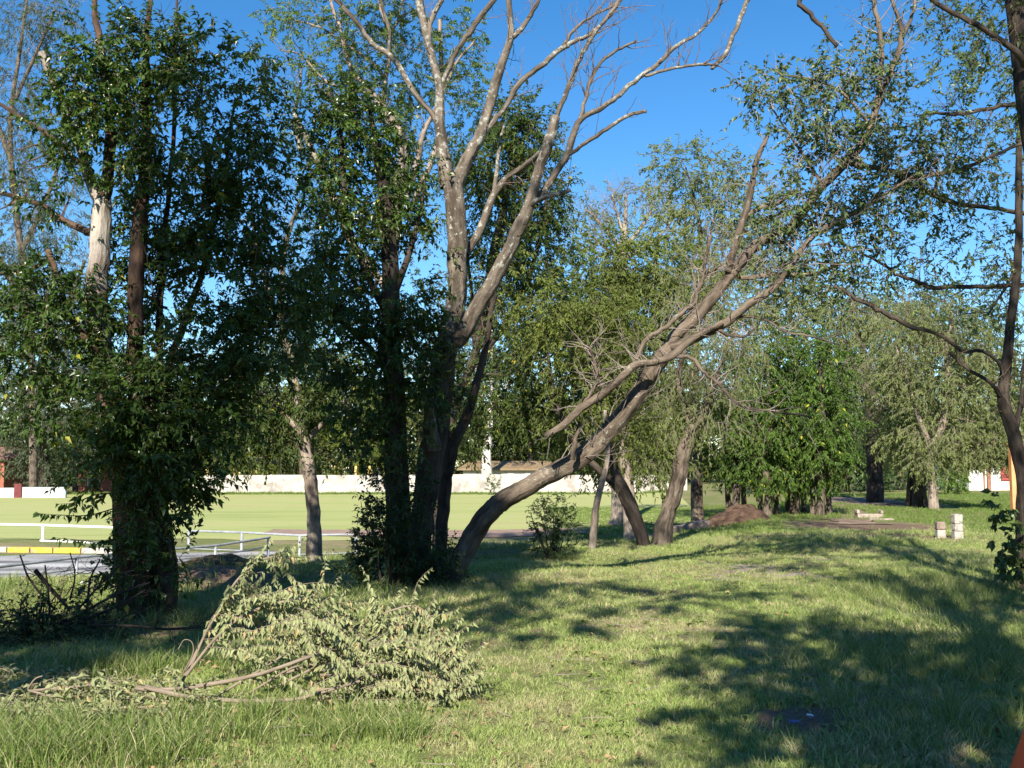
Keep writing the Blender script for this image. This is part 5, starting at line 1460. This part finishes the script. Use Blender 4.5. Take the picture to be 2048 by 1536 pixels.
shrub('shrub', 'dark leafy suckers round the foot of the forked tree', 780, 1175, 13.0, [(760, 1080, 45, 80, 0, 150), (740, 1140, 40, 50, 0, 100), (790, 1140, 50, 60, .2, 120), (770, 1010, 28, 50, .2, 60), (850, 1150, 50, 40, .2, 80), (900, 1160, 30, 30, .3, 30), (760, 960, 14, 24, .2, 12), (815, 1060, 40, 70, .35, 90), (838, 970, 26, 60, .5, 36), (880, 1120, 34, 44, .5, 50)], M['shrub'], 0.065, 11, 101, 9, 1.3)
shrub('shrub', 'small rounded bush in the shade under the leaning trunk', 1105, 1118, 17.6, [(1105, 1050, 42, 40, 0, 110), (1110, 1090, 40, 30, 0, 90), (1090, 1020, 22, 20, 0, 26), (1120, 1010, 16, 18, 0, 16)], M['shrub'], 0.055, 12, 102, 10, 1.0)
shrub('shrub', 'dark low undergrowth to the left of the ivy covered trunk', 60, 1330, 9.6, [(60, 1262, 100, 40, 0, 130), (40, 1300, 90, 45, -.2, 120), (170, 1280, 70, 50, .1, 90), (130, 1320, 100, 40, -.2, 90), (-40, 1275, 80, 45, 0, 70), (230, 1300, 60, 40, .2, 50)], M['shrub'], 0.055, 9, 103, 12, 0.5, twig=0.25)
shrub('shrub', 'small weed shrub by the field wall at the centre', 985, 990, 83.0, [(985, 970, 12, 18, 0, 50)], M['privet_mid'], 0.16, 8, 104, 4, 1.2, fine=False, twig=0.5)

# ------------------------------------------------------------------ tall trees behind the camera that throw the dappled shade
def shade_tree(label, base, top, targets, seed, ln=0.16, nl=14, dens=1.0):
    """targets: (px,py,depth,t,radius,n) - crown masses standing on the sun's line to the shaded places"""
    rng = np.random.default_rng(seed)
    c = np.array([base[0], base[1], float(height(base[0], base[1]))])
    root = thing('shade_tree', label, 'tree', c, 'tall trees behind the viewpoint')
    g = Geo()
    gl = Geo()
    tp = np.array(top)
    mid = c + (tp - c) * 0.5 + np.array([0.15, -0.1, 0])
    for dx in ((0.0,) if len(base) < 3 else (0.0, base[2])):
        o_ = np.array([dx, 0, 0])
        s, r = smooth_path([c + o_ - (0, 0, .3), c + o_ * 1.0 + (0.02, 0, 1.5), mid + o_, tp + o_ * 1.4], [0.26, 0.2, 0.15, 0.08], 5)
        tube(g, s, r, 12, 0.1, seed=seed)
    cs, ds = [], []
    for (px, py, Y, t, R, n) in targets:
        q0 = (G(px, py) if Y is None else P(px, py, Y)) + TO_SUN * t
        n = int(n * dens)
        u = unit(rng.normal(size=(n, 3)))
        cs.append(q0 + u * R * rng.random((n, 1)) ** 0.5)
        ds.append(u)
        s, r = smooth_path([mid + (tp - mid) * 0.3, (mid + q0) / 2 + (0, 0, 0.4), q0], [0.07, 0.045, 0.02], 4)
        tube(g, s, r, 7, 0.08, seed=seed)
    cen, outd = np.concatenate(cs), np.concatenate(ds)
    foliage(gl, rng, cen, unit(outd + rng.normal(size=outd.shape) * 0.5), nl, 0.5, ln, 0.5, 0.4, False, 0.5, True, 1.0, 0.005)
    build('trunk', g, M['bark'], parent=root, smooth=True, off=c)
    build('crown', gl, [M['shade_leaf'], M['twig']], parent=root, off=c)
    return root


shade_tree('tall double trunked tree behind the viewpoint shading the right foreground', (1.6, -2.2, 0.75), (2.4, -1.6, 11.5),
           [(1560, 1265, None, 12.5, 0.7, 34), (1660, 1300, None, 12.5, 0.8, 40), (1480, 1330, None, 11, 0.5, 22), (1740, 1420, None, 11.5, 0.8, 44), (1580, 1440, None, 11.5, 0.55, 28), (1900, 1460, None, 12.5, 0.9, 54), (1680, 1500, None, 11, 0.7, 36), (1990, 1400, None, 12.5, 0.7, 36), (1840, 1330, None, 12, 0.45, 18),
            (1560, 1130, None, 19, 0.5, 16), (1860, 1180, None, 19, 0.9, 30), (1700, 1150, None, 19, 0.6, 18), (1320, 1200, None, 17, 0.55, 20), (1500, 1185, None, 16, 0.4, 12), (1620, 1090, None, 22, 0.5, 12), (1860, 1120, None, 23, 0.9, 26), (1960, 1125, None, 23, 0.9, 26), (1760, 1095, None, 23, 0.8, 22), (2030, 1230, None, 18, 0.8, 26)], 201, dens=1.75)
shade_tree('tall broad tree behind the viewpoint to the left shading the dark trunks', (-6.5, -5.0), (-5.5, -3.5, 13.0),
           [(850, 900, 14, 18.5, 0.95, 60), (830, 1050, 14, 17.5, 0.9, 60), (860, 770, 14, 19.5, 0.8, 46), (920, 1130, 14, 17, 0.7, 36), (1000, 1200, None, 16, 0.8, 30), (1120, 1180, None, 17, 0.6, 20), (1100, 1240, None, 15.5, 0.55, 16),
            (560, 600, 11.5, 18.5, 0.8, 40), (480, 700, 11.5, 18, 0.8, 44), (620, 700, 13, 19, 0.9, 50), (720, 750, 13.6, 19, 0.8, 44), (720, 620, 13.6, 20, 0.6, 24), (420, 560, 11.2, 19, 0.55, 20), (340, 1060, 11, 16.2, 0.45, 18), (290, 1130, 11, 16, 0.9, 54), (250, 1280, None, 15, 0.9, 50), (120, 1290, None, 15, 0.8, 40), 
            (1060, 1100, 17, 20, 0.7, 24), (900, 1240, None, 14.5, 0.4, 6),(880, 980, 14, 18, 0.6, 40), (940, 1080, 14, 17.3, 0.5, 30), (1080, 1072, None, 24, 0.8, 22), (1160, 1082, None, 24, 0.8, 24), (1245, 1088, None, 24, 0.7, 20), (1130, 1050, None, 26, 0.8, 22), (800, 780, 13.6, 19.2, 0.7, 36)], 202, dens=2.3)

# ------------------------------------------------------------------ cut branch piles
def brush_pile():
    rng = np.random.default_rng(77)
    c = G(600, 1405)
    root = thing('brush_pile', 'big heap of cut branches with wilted pale green leaves', 'brush pile', c)
    D = 7.35
    mains = [
        ([(272, 1376, 10, -.4), (330, 1380, 10, -.4), (400, 1372, 9.5, -.4), (520, 1348, 8, -.35), (640, 1306, 8, -.15), (720, 1285, 5, .15), (800, 1262, 3, .3)], 2),
        ([(290, 1374, 10, -.45), (330, 1384, 10, -.45), (380, 1394, 9.5, -.45), (480, 1402, 9, -.45), (580, 1400, 8, -.45), (640, 1386, 6, -.45), (720, 1362, 5, -.5)], 0),
        ([(365, 1362, 6, .1), (400, 1290, 6, .2), (440, 1215, 6, .3), (475, 1160, 5, .35), (515, 1124, 4, .35), (555, 1114, 3, .3), (590, 1128, 2, .25)], 1),
        ([(372, 1352, 6, 0), (430, 1278, 6, .1), (490, 1230, 6, .15), (560, 1205, 5, .15), (620, 1200, 4, .1), (668, 1232, 2, .05)], 1),
        ([(560, 1350, 6, .1), (640, 1320, 6, .2), (700, 1262, 5, .3), (760, 1230, 4, .35), (830, 1212, 3, .35), (875, 1248, 2, .3)], 1),
        ([(560, 1370, 5, 0), (640, 1330, 5, .05), (720, 1292, 4, .1), (800, 1282, 4, .1), (880, 1298, 3, .05), (935, 1332, 2, 0)], 1),
        ([(600, 1385, 5, -.1), (690, 1375, 5, -.1), (790, 1370, 5, -.1), (870, 1372, 4, -.1), (960, 1396, 2, -.15)], 1),
        ([(640, 1350, 5, -.2), (700, 1352, 5, -.2), (780, 1350, 4, -.2), (860, 1352, 3, -.2), (920, 1366, 2, -.2)], 1),
        ([(420, 1400, 5, -.2), (520, 1340, 5, -.1), (600, 1290, 4, 0), (660, 1262, 3, 0), (720, 1262, 2, 0)], 1),
        ([(380, 1340, 4, .1), (420, 1250, 4, .2), (460, 1205, 3, .25), (520, 1190, 2, .25)], 1),
        ([(362, 1352, 2.4, .1), (385, 1310, 2.2, .1), (384, 1285, 2, .1), (368, 1280, 1.6, .1), (356, 1300, 1.4, .1)], 0),
        ([(500, 1385, 4, -.1), (600, 1330, 4, 0), (680, 1340, 3, 0), (760, 1320, 3, 0), (830, 1330, 2, 0)], 1),
        ([(620, 1400, 4, -.3), (700, 1395, 4, -.3), (800, 1410, 3, -.3), (880, 1412, 2, -.3)], 1),
        ([(460, 1260, 4, .3), (540, 1240, 4, .3), (600, 1245, 3, .3), (660, 1270, 2, .3)], 1),
        ([(700, 1310, 4, .3), (780, 1250, 4, .35), (850, 1262, 3, .35), (900, 1290, 2, .3)], 1),
    ]
    sub = []
    for path, leafy in mains:
        pts, rad = limb_world(path, D)
        s, r = smooth_path(pts, rad, 5)
        g = Geo()
        tube(g, s, r, 8, 0.06)
        build('branch', g, M['cut'], parent=root, smooth=True, off=c)
        if leafy:
            n = 24 if leafy == 1 else 10
            for q, rr_ in grow(rng, s, r, n, 0.34, spread=0.8, up=0.0, t0=0.18 if leafy == 1 else 0.5, rmax=0.004, lvl=1):
                sub.append(q)
            sub.append(s[len(s) // 3:][:: max(1, len(s) // 10)])
    # fill twigs inside the mound
    prof_x = [330, 400, 470, 540, 600, 680, 760, 850, 920, 990]
    prof_y = [1370, 1280, 1175, 1118, 1160, 1228, 1240, 1252, 1310, 1400]
    for _ in range(112):
        px = 345 + 490 * rng.random() ** 1.2
        top = np.interp(px, prof_x, prof_y)
        py = top + (1420 - top) * rng.uniform(0.12, 1.0) ** 0.8
        if px < 600 and py > 1315:
            continue
        p = P(px, py, D + rng.uniform(-0.45, 0.45) * (0.6 + 0.5 * (py - top) / 250) - 0.25 * (py - top) / 250)
        p[2] = max(p[2], float(height(p[0], p[1])) + 0.03)
        d = unit(np.array([0.85, rng.normal() * 0.35 - 0.25, 0.35 + rng.normal() * 0.22]))
        q = [p]
        L = rng.uniform(0.35, 0.72)
        for k in range(5):
            d = unit(d + np.array([0, 0, -0.16]) + rng.normal(size=3) * 0.10)
            q.append(q[-1] + d * L / 5)
        sub.append(np.array(q))
    gt = Geo()
    B, Dd, Nn, Ln = [], [], [], []
    for q in sub:
        if len(q) < 3:
            continue
        q = np.asarray(q)
        dx, dz = q[:, 0] / q[:, 1] * FPX + 1024, HOR + (EYE - q[:, 2]) / q[:, 1] * FPX
        if (dx < 372 + np.clip(1350 - dz, -50, 400) * 0.50).mean() > 0.25:      # nothing grows back past the cut ends
            continue
        zmin = height(q[:, 0], q[:, 1]) + 0.015
        q[:, 2] = np.maximum(q[:, 2], zmin)
        tube(gt, q, np.linspace(0.0032, 0.0012, len(q)), 4, cap=False)
        L = np.linalg.norm(np.diff(q, axis=0), axis=1).sum()
        n = int(min(44, L / 0.0175))
        t = np.linspace(0.1, 0.99, n) * (len(q) - 1.01)
        i = t.astype(int)
        p = q[i] + (q[i + 1] - q[i]) * (t - i)[:, None]
        tg = unit(q[i + 1] - q[i])
        sg = np.where(np.arange(n) % 2 == 0, 1.0, -1.0)[:, None]
        side = unit(np.cross(tg, np.array([0, 0, 1.0]))) * sg
        d = unit(tg * 0.35 + side * 0.45 + np.array([0, 0, -0.70]) + rng.normal(size=(n, 3)) * 0.20)
        nm = side * 0.8 * sg * 0 + np.array([0.1, -0.75, 0.45]) + rng.normal(size=(n, 3)) * 0.40
        B.append(p)
        Dd.append(d)
        Nn.append(nm)
        Ln.append(0.060 * (0.6 + 0.7 * rng.random(n)) * (1.0 - 0.45 * np.linspace(0, 1, n) ** 3))
    build('twigs', gt, M['cut'], parent=root, smooth=True, off=c, kind='stuff')
    B, Dd, Nn, Ln = np.concatenate(B), np.concatenate(Dd), np.concatenate(Nn), np.concatenate(Ln)
    order = np.argsort(B[:, 1] + rng.random(len(B)) * 0.25)
    keep = order[:260]
    rest = order[260:]
    gl = Geo()
    leaves(gl, B[rest], Dd[rest], Nn[rest], Ln[rest], Ln[rest] * 0.42, 0.3 + 0.6 * rng.random(len(rest)), True)
    build('wilted_foliage', gl, M['faded'], parent=root, off=c, kind='stuff')
    # the front leaves are single leaves sharing a few meshes
    protos = []
    for k in range(4):
        g1 = Geo()
        leaves(g1, np.zeros((1, 3)), np.array([[0, 0, -1.0]]), np.array([[0.15 * (k - 1.5), -1.0, 0.2]]), [0.064], [0.027], np.array([0.25 + 0.2 * k]), True, curl=0.12 + 0.1 * k)
        me = build('leaf', g1, M['faded'])
        protos.append(me.data)
        bpy.data.objects.remove(me)
    for j in keep:
        o = bpy.data.objects.new('leaf', protos[int(j) % 4])
        C.objects.link(o)
        o.parent = root
        o.location = Vector((B[j] - c).tolist())
        qd = Vector((0, 0, -1)).rotation_difference(Vector(Dd[j].tolist()))
        o.rotation_euler = qd.to_euler()
        s = float(Ln[j] / 0.064)
        o.scale = (s, s, s)
    return root


brush_pile()


def low_pile():
    rng = np.random.default_rng(78)
    c = G(150, 1440)
    root = thing('brush_pile', 'flat litter of cut leafy twigs at the lower left, left of the big heap', 'brush pile', c)
    gt, gl = Geo(), Geo()
    for path in [[(55, 1382, 5, 0), (120, 1376, 5, 0), (230, 1366, 4, 0)], [(57, 1381, 5, 0), (100, 1392, 4, -.1), (135, 1404, 3, -.1)], [(55, 1378, 4, 0), (70, 1358, 3, .05), (85, 1352, 3, .05)], [(210, 1462, 6, -.2), (250, 1450, 5, -.2), (300, 1440, 4, -.2), (360, 1435, 3, -.2)], [(0, 1395, 4, 0), (30, 1410, 3, -.1), (80, 1440, 3, -.2)]]:
        pts, rad = limb_world(path, 7.05)
        pts[:, 2] = np.maximum(pts[:, 2], height(pts[:, 0], pts[:, 1]) + 0.04)
        s, r = smooth_path(pts, rad, 4)
        g = Geo()
        tube(g, s, r, 6, 0.05)
        build('branch', g, M['cut'], parent=root, smooth=True, off=c)
    n = 460
    px = rng.uniform(-60, 420, n)
    py = rng.uniform(1362, 1475, n)
    ok = (py > 1362 + np.abs(px - 80) * 0.10) & (py < 1490 - px * 0.10)
    cen = np.array([G(a, b) + np.array([0, 0, rng.uniform(0.02, 0.16)]) for a, b in zip(px[ok], py[ok])])
    d = unit(np.stack([rng.normal(size=len(cen)), rng.normal(size=len(cen)) * 0.6, 0.2 * rng.normal(size=len(cen))], 1))
    foliage(gl, rng, cen, d, 8, 0.2, 0.06, 0.48, 0.35, True, 0.6, True, 0.8, 0.0025)
    build('wilted_foliage', gl, [M['faded'], M['cut']], parent=root, off=c, kind='stuff')


low_pile()


def thorn_pile():
    rng = np.random.default_rng(79)
    c = G(110, 1300)
    root = thing('brush_pile', 'tangle of dark bare thorny branches beside the ivy covered trunk', 'brush pile', c)
    for path in [[(0, 1330, 9, 0), (60, 1270, 8, 0), (140, 1240, 7, .1), (220, 1195, 5, .2), (300, 1165, 3, .3)], [(80, 1310, 7, 0), (150, 1250, 7, 0), (230, 1215, 5, .1), (290, 1180, 3, .2)], [(70, 1140, 9, .5), (95, 1170, 8, .5), (140, 1220, 6, .4)], [(90, 1130, 3, .4), (96, 1180, 4, .4), (100, 1230, 4, .3)],
                 [(200, 1120, 3, .3), (180, 1160, 4, .3), (175, 1210, 5, .3), (165, 1260, 5, .2)], [(40, 1110, 3, .5), (60, 1160, 4, .4), (110, 1220, 5, .3)], [(180, 1250, 5, -.3), (270, 1252, 5, -.35), (330, 1258, 5, -.4), (405, 1254, 5, -.45)], [(-20, 1240, 6, 0), (60, 1250, 6, 0), (160, 1245, 6, 0), (250, 1240, 4, 0)], [(240, 1130, 3, .3), (200, 1170, 4, .3), (150, 1225, 5, .2)], [(140, 1105, 2, .4), (150, 1150, 3, .4), (140, 1200, 4, .3)]]:
        pts, rad = limb_world(path, 9.7)
        s, r = smooth_path(pts, rad, 4)
        g = Geo()
        tube(g, s, r, 7, 0.08)
        for q, r_ in grow(rng, s, r, 9, 0.3, spread=0.9, up=0.2, t0=0.1, rmax=0.005, lvl=2, kids=2):
            tube(g, q, r_, 4, cap=False)
        build('branch', g, M['bark_dark'], parent=root, smooth=True, off=c)


thorn_pile()

# ------------------------------------------------------------------ grass
def tuft(name, blades, h, spread, w, lean, seed, mat):
    rng = np.random.default_rng(seed)
    g = Geo()
    for b in range(blades):
        a = rng.random() * 6.283
        p = np.array([math.cos(a), math.sin(a), 0]) * spread * math.sqrt(rng.random())
        d = np.array([math.cos(a), math.sin(a), 0]) * lean * (0.4 + rng.random()) + rng.normal(size=3) * 0.12
        d[2] = 0
        hh = h * (0.5 + 0.7 * rng.random())
        t = rng.random() * 6.283
        s = np.array([math.cos(t), math.sin(t), 0]) * w * 0.5
        m1 = p + np.array([0, 0, hh * 0.5]) + d * hh * 0.35
        m2 = p + np.array([0, 0, hh * 0.88]) + d * hh * 1.0
        g.add([p - s - (0, 0, .01), p + s - (0, 0, .01), m1 + s * 0.85, m1 - s * 0.85, m2], f4=[(0, 1, 2, 3)], f3=[(3, 2, 4)])
    o = build(name, g, mat, attrs=False)
    C.objects.unlink(o)
    return o


def scatter(name, pts, scl, rotz, protos):
    col = bpy.data.collections.new(name + ' sources')
    for p in protos:
        col.objects.link(p)
    me = bpy.data.meshes.new(name)
    me.vertices.add(len(pts))
    me.vertices.foreach_set('co', np.asarray(pts, np.float32).ravel())
    a = me.attributes.new('scl', 'FLOAT', 'POINT')
    a.data.foreach_set('value', np.asarray(scl, np.float32))
    rot = np.zeros((len(pts), 3), np.float32)
    rot[:, 2] = rotz
    rot[:, :2] = RNG.normal(size=(len(pts), 2)) * 0.12
    a = me.attributes.new('rot', 'FLOAT_VECTOR', 'POINT')
    a.data.foreach_set('vector', rot.ravel())
    o = bpy.data.objects.new(name, me)
    C.objects.link(o)
    o['kind'] = 'stuff'
    ng = bpy.data.node_groups.new(name, 'GeometryNodeTree')
    ng.interface.new_socket('Geometry', in_out='INPUT', socket_type='NodeSocketGeometry')
    ng.interface.new_socket('Geometry', in_out='OUTPUT', socket_type='NodeSocketGeometry')
    N, L = ng.nodes, ng.links
    gi, go = N.new('NodeGroupInput'), N.new('NodeGroupOutput')
    ip, ci = N.new('GeometryNodeInstanceOnPoints'), N.new('GeometryNodeCollectionInfo')
    ci.inputs['Collection'].default_value = col
    ci.inputs['Separate Children'].default_value = True
    ci.inputs['Reset Children'].default_value = True
    ip.inputs['Pick Instance'].default_value = True
    na = N.new('GeometryNodeInputNamedAttribute')
    na.data_type = 'FLOAT'
    na.inputs[0].default_value = 'scl'
    nr = N.new('GeometryNodeInputNamedAttribute')
    nr.data_type = 'FLOAT_VECTOR'
    nr.inputs[0].default_value = 'rot'
    L.new(gi.outputs[0], ip.inputs['Points'])
    L.new(ci.outputs[0], ip.inputs['Instance'])
    L.new(na.outputs['Attribute'], ip.inputs['Scale'])
    L.new(nr.outputs['Attribute'], ip.inputs['Rotation'])
    L.new(ip.outputs[0], go.inputs[0])
    m = o.modifiers.new('scatter', 'NODES')
    m.node_group = ng
    return o


def grass_points(n, dmin, dmax, power):
    """points of the ground in a wedge before the camera, denser near it"""
    u = RNG.random(n)
    d = (dmin ** power + u * (dmax ** power - dmin ** power)) ** (1 / power)
    ax = RNG.uniform(-0.72, 0.82, n)
    return ax * d, d


x, y = grass_points(122000, 4.2, 27.0, 0.75)
dm = np.maximum(dirt_mask(x, y) * 1.0, rubble_mask(x, y) * 1.1)
lip = y - np.interp(x, LIPX, LIPY)
keep = (RNG.random(len(x)) > dm * 1.15) & (lip < 4.0) & (fbm(x * 0.9, y * 0.9, 55) + 0.35 * RNG.random(len(x)) > 0.50)
x, y = x[keep], y[keep]
nz = fbm(x * 0.5, y * 0.5, 77)
sc_ = (0.55 + 0.9 * RNG.random(len(x))) * (0.7 + 0.9 * sstep(0.45, 0.7, nz)) * np.interp(y, [5, 12, 25], [0.85, 1.0, 1.35])
tufts = [tuft('grass_tuft_%s' % c, 16, 0.050, 0.058, 0.0055, 0.8, 300 + i, M['blade']) for i, c in enumerate('abcd')]
scatter('lawn_grass', np.stack([x, y, height(x, y)], 1), sc_, RNG.random(len(x)) * 6.283, tufts)

# longer lush grass: lower left corner, right side near the edge tree, round the trunks
LP = []
for (px, py, rx, ry, n) in [(60, 1480, 1.0, 0.35, 330), (-40, 1520, 0.8, 0.5, 200), (180, 1520, 0.6, 0.2, 130), (1800, 1200, 0.9, 1.4, 420), (1950, 1180, 0.9, 2.2, 460), (1900, 1340, 1.2, 0.9, 420), (1780, 1260, 0.8, 0.8, 240), (2040, 1300, 1.0, 1.0, 300), (1850, 1450, 0.8, 0.5, 200), (280, 1335, 0.9, 0.35, 150), (230, 1350, 0.4, 0.15, 60), (720, 1480, 0.5, 0.12, 110), (620, 1440, 0.9, 0.2, 110), (900, 1200, 1.2, 0.6, 120),
                        (1990, 1080, 2.0, 3.0, 260), (800, 1190, 1.0, 0.5, 110), (1300, 1090, 1.6, 0.6, 120), (300, 1250, 1.2, 0.8, 200), (660, 1120, 1.2, 0.7, 160), (520, 1140, 1.0, 0.8, 90), (1110, 1118, 1.0, 0.4, 60), (80, 1190, 2.0, 1.2, 200), (400, 1180, 1.2, 1.2, 120)]:
    c = G(px, py)
    q = RNG.normal(size=(n, 2)) * np.array([rx, ry]) * 0.6
    LP.append(np.stack([c[0] + q[:, 0], c[1] + q[:, 1]], 1))
LP = np.concatenate(LP)
k = (RNG.random(len(LP)) > dirt_mask(LP[:, 0], LP[:, 1]) * 0.9) & (LP[:, 1] > 4.0)
LP = LP[k]
ls = (0.4 + 0.55 * RNG.random(len(LP))) * np.where(LP[:, 0] < -1.5, 1.0, 0.85)
tall = [tuft('long_tuft_%s' % c, 14, 0.26, 0.06, 0.007, 0.5, 320 + i, M['long_grass']) for i, c in enumerate('abc')]
scatter('long_grass', np.stack([LP[:, 0], LP[:, 1], height(LP[:, 0], LP[:, 1])], 1), ls, RNG.random(len(LP)) * 6.283, tall)

# sparse taller tufts breaking up the right lawn further off and the foot of the field wall
n = 26000
x = RNG.uniform(2, 34, n)
y = RNG.uniform(24, 58, n)
okk = (np.abs(x / y) < 0.62) & (dirt_mask(x, y) < 0.35)
x, y = x[okk], y[okk]
s1 = 0.55 + 0.7 * RNG.random(len(x))
x2 = RNG.uniform(-60, 14, 2600)
y2 = 85.4 - np.abs(RNG.normal(size=2600)) * 0.8
x, y = np.concatenate([x, x2]), np.concatenate([y, y2])
s1 = np.concatenate([s1, 1.4 + 1.6 * RNG.random(2600)])
far_t = [tuft('far_tuft_%s' % c, 12, 0.10, 0.10, 0.014, 0.6, 340 + i, M['lawn_green']) for i, c in enumerate('ab')]
scatter('rough_grass', np.stack([x, y, height(x, y)], 1), s1, RNG.random(len(x)) * 6.283, far_t)

# fallen leaves and broad leaved weeds in the lawn
x, y = grass_points(5200, 4.4, 22.0, 0.9)
k = (y - np.interp(x, LIPX, LIPY) < 2) & (fbm(x * 0.8, y * 0.8, 91) > 0.42)
x, y = x[k], y[k]
g = Geo()
n = len(x)
leaves(g, np.stack([x, y, height(x, y) + 0.02 + 0.035 * RNG.random(n)], 1), np.concatenate([RNG.normal(size=(n, 2)), 0.25 * RNG.normal(size=(n, 1))], 1), np.array([0, 0, 1.0]) + RNG.normal(size=(n, 3)) * 0.4, 0.035 + 0.03 * RNG.random(n), 0.02 + 0.012 * RNG.random(n), RNG.random(n), True)
M['litter_leaf'] = leaf_mat('dry fallen leaf', (0.10, 0.06, 0.03), (0.36, 0.25, 0.13), 0.8, 0.1)
build('fallen_leaves', g, M['litter_leaf'], kind='stuff')


def weed(name, seed):
    rng = np.random.default_rng(seed)
    g = Geo()
    n = 11
    a = np.arange(n) * 2.4 + rng.random(n) * 0.5
    d = np.stack([np.cos(a), np.sin(a), 0.25 + 0.5 * rng.random(n)], 1)
    leaves(g, np.zeros((n, 3)) + d * 0.008, d, np.array([0, 0, 1.0]) + 0.2 * rng.normal(size=(n, 3)), 0.05 + 0.05 * rng.random(n), 0.022 + 0.015 * rng.random(n), rng.random(n), True, curl=0.4)
    o = build(name, g, M['lawn_green'])
    C.objects.unlink(o)
    return o


x, y = grass_points(2600, 4.3, 20.0, 0.9)
k = (y - np.interp(x, LIPX, LIPY) < 2) & (fbm(x * 0.7, y * 0.7, 15) > 0.5)
x, y = x[k], y[k]
scatter('lawn_weeds', np.stack([x, y, height(x, y) + 0.012], 1), 0.35 + 0.5 * RNG.random(len(x)), RNG.random(len(x)) * 6.283, [weed('weed_%s' % c, 400 + i) for i, c in enumerate('abc')])

# small fallen twigs in the lawn
x, y = grass_points(420, 4.5, 18.0, 0.9)
g = Geo()
for a, b in zip(x, y):
    d = unit(np.array([RNG.normal(), RNG.normal(), 0.06]))
    p = np.array([a, b, float(height(a, b)) + 0.03])
    q = [p]
    for k in range(3):
        d = unit(d + RNG.normal(size=3) * np.array([0.25, 0.25, 0.05]))
        q.append(q[-1] + d * RNG.uniform(0.03, 0.10))
    tube(g, np.array(q), np.linspace(0.004, 0.0018, 4), 4, cap=False)
build('fallen_twigs', g, M['twig_dead'], kind='stuff')
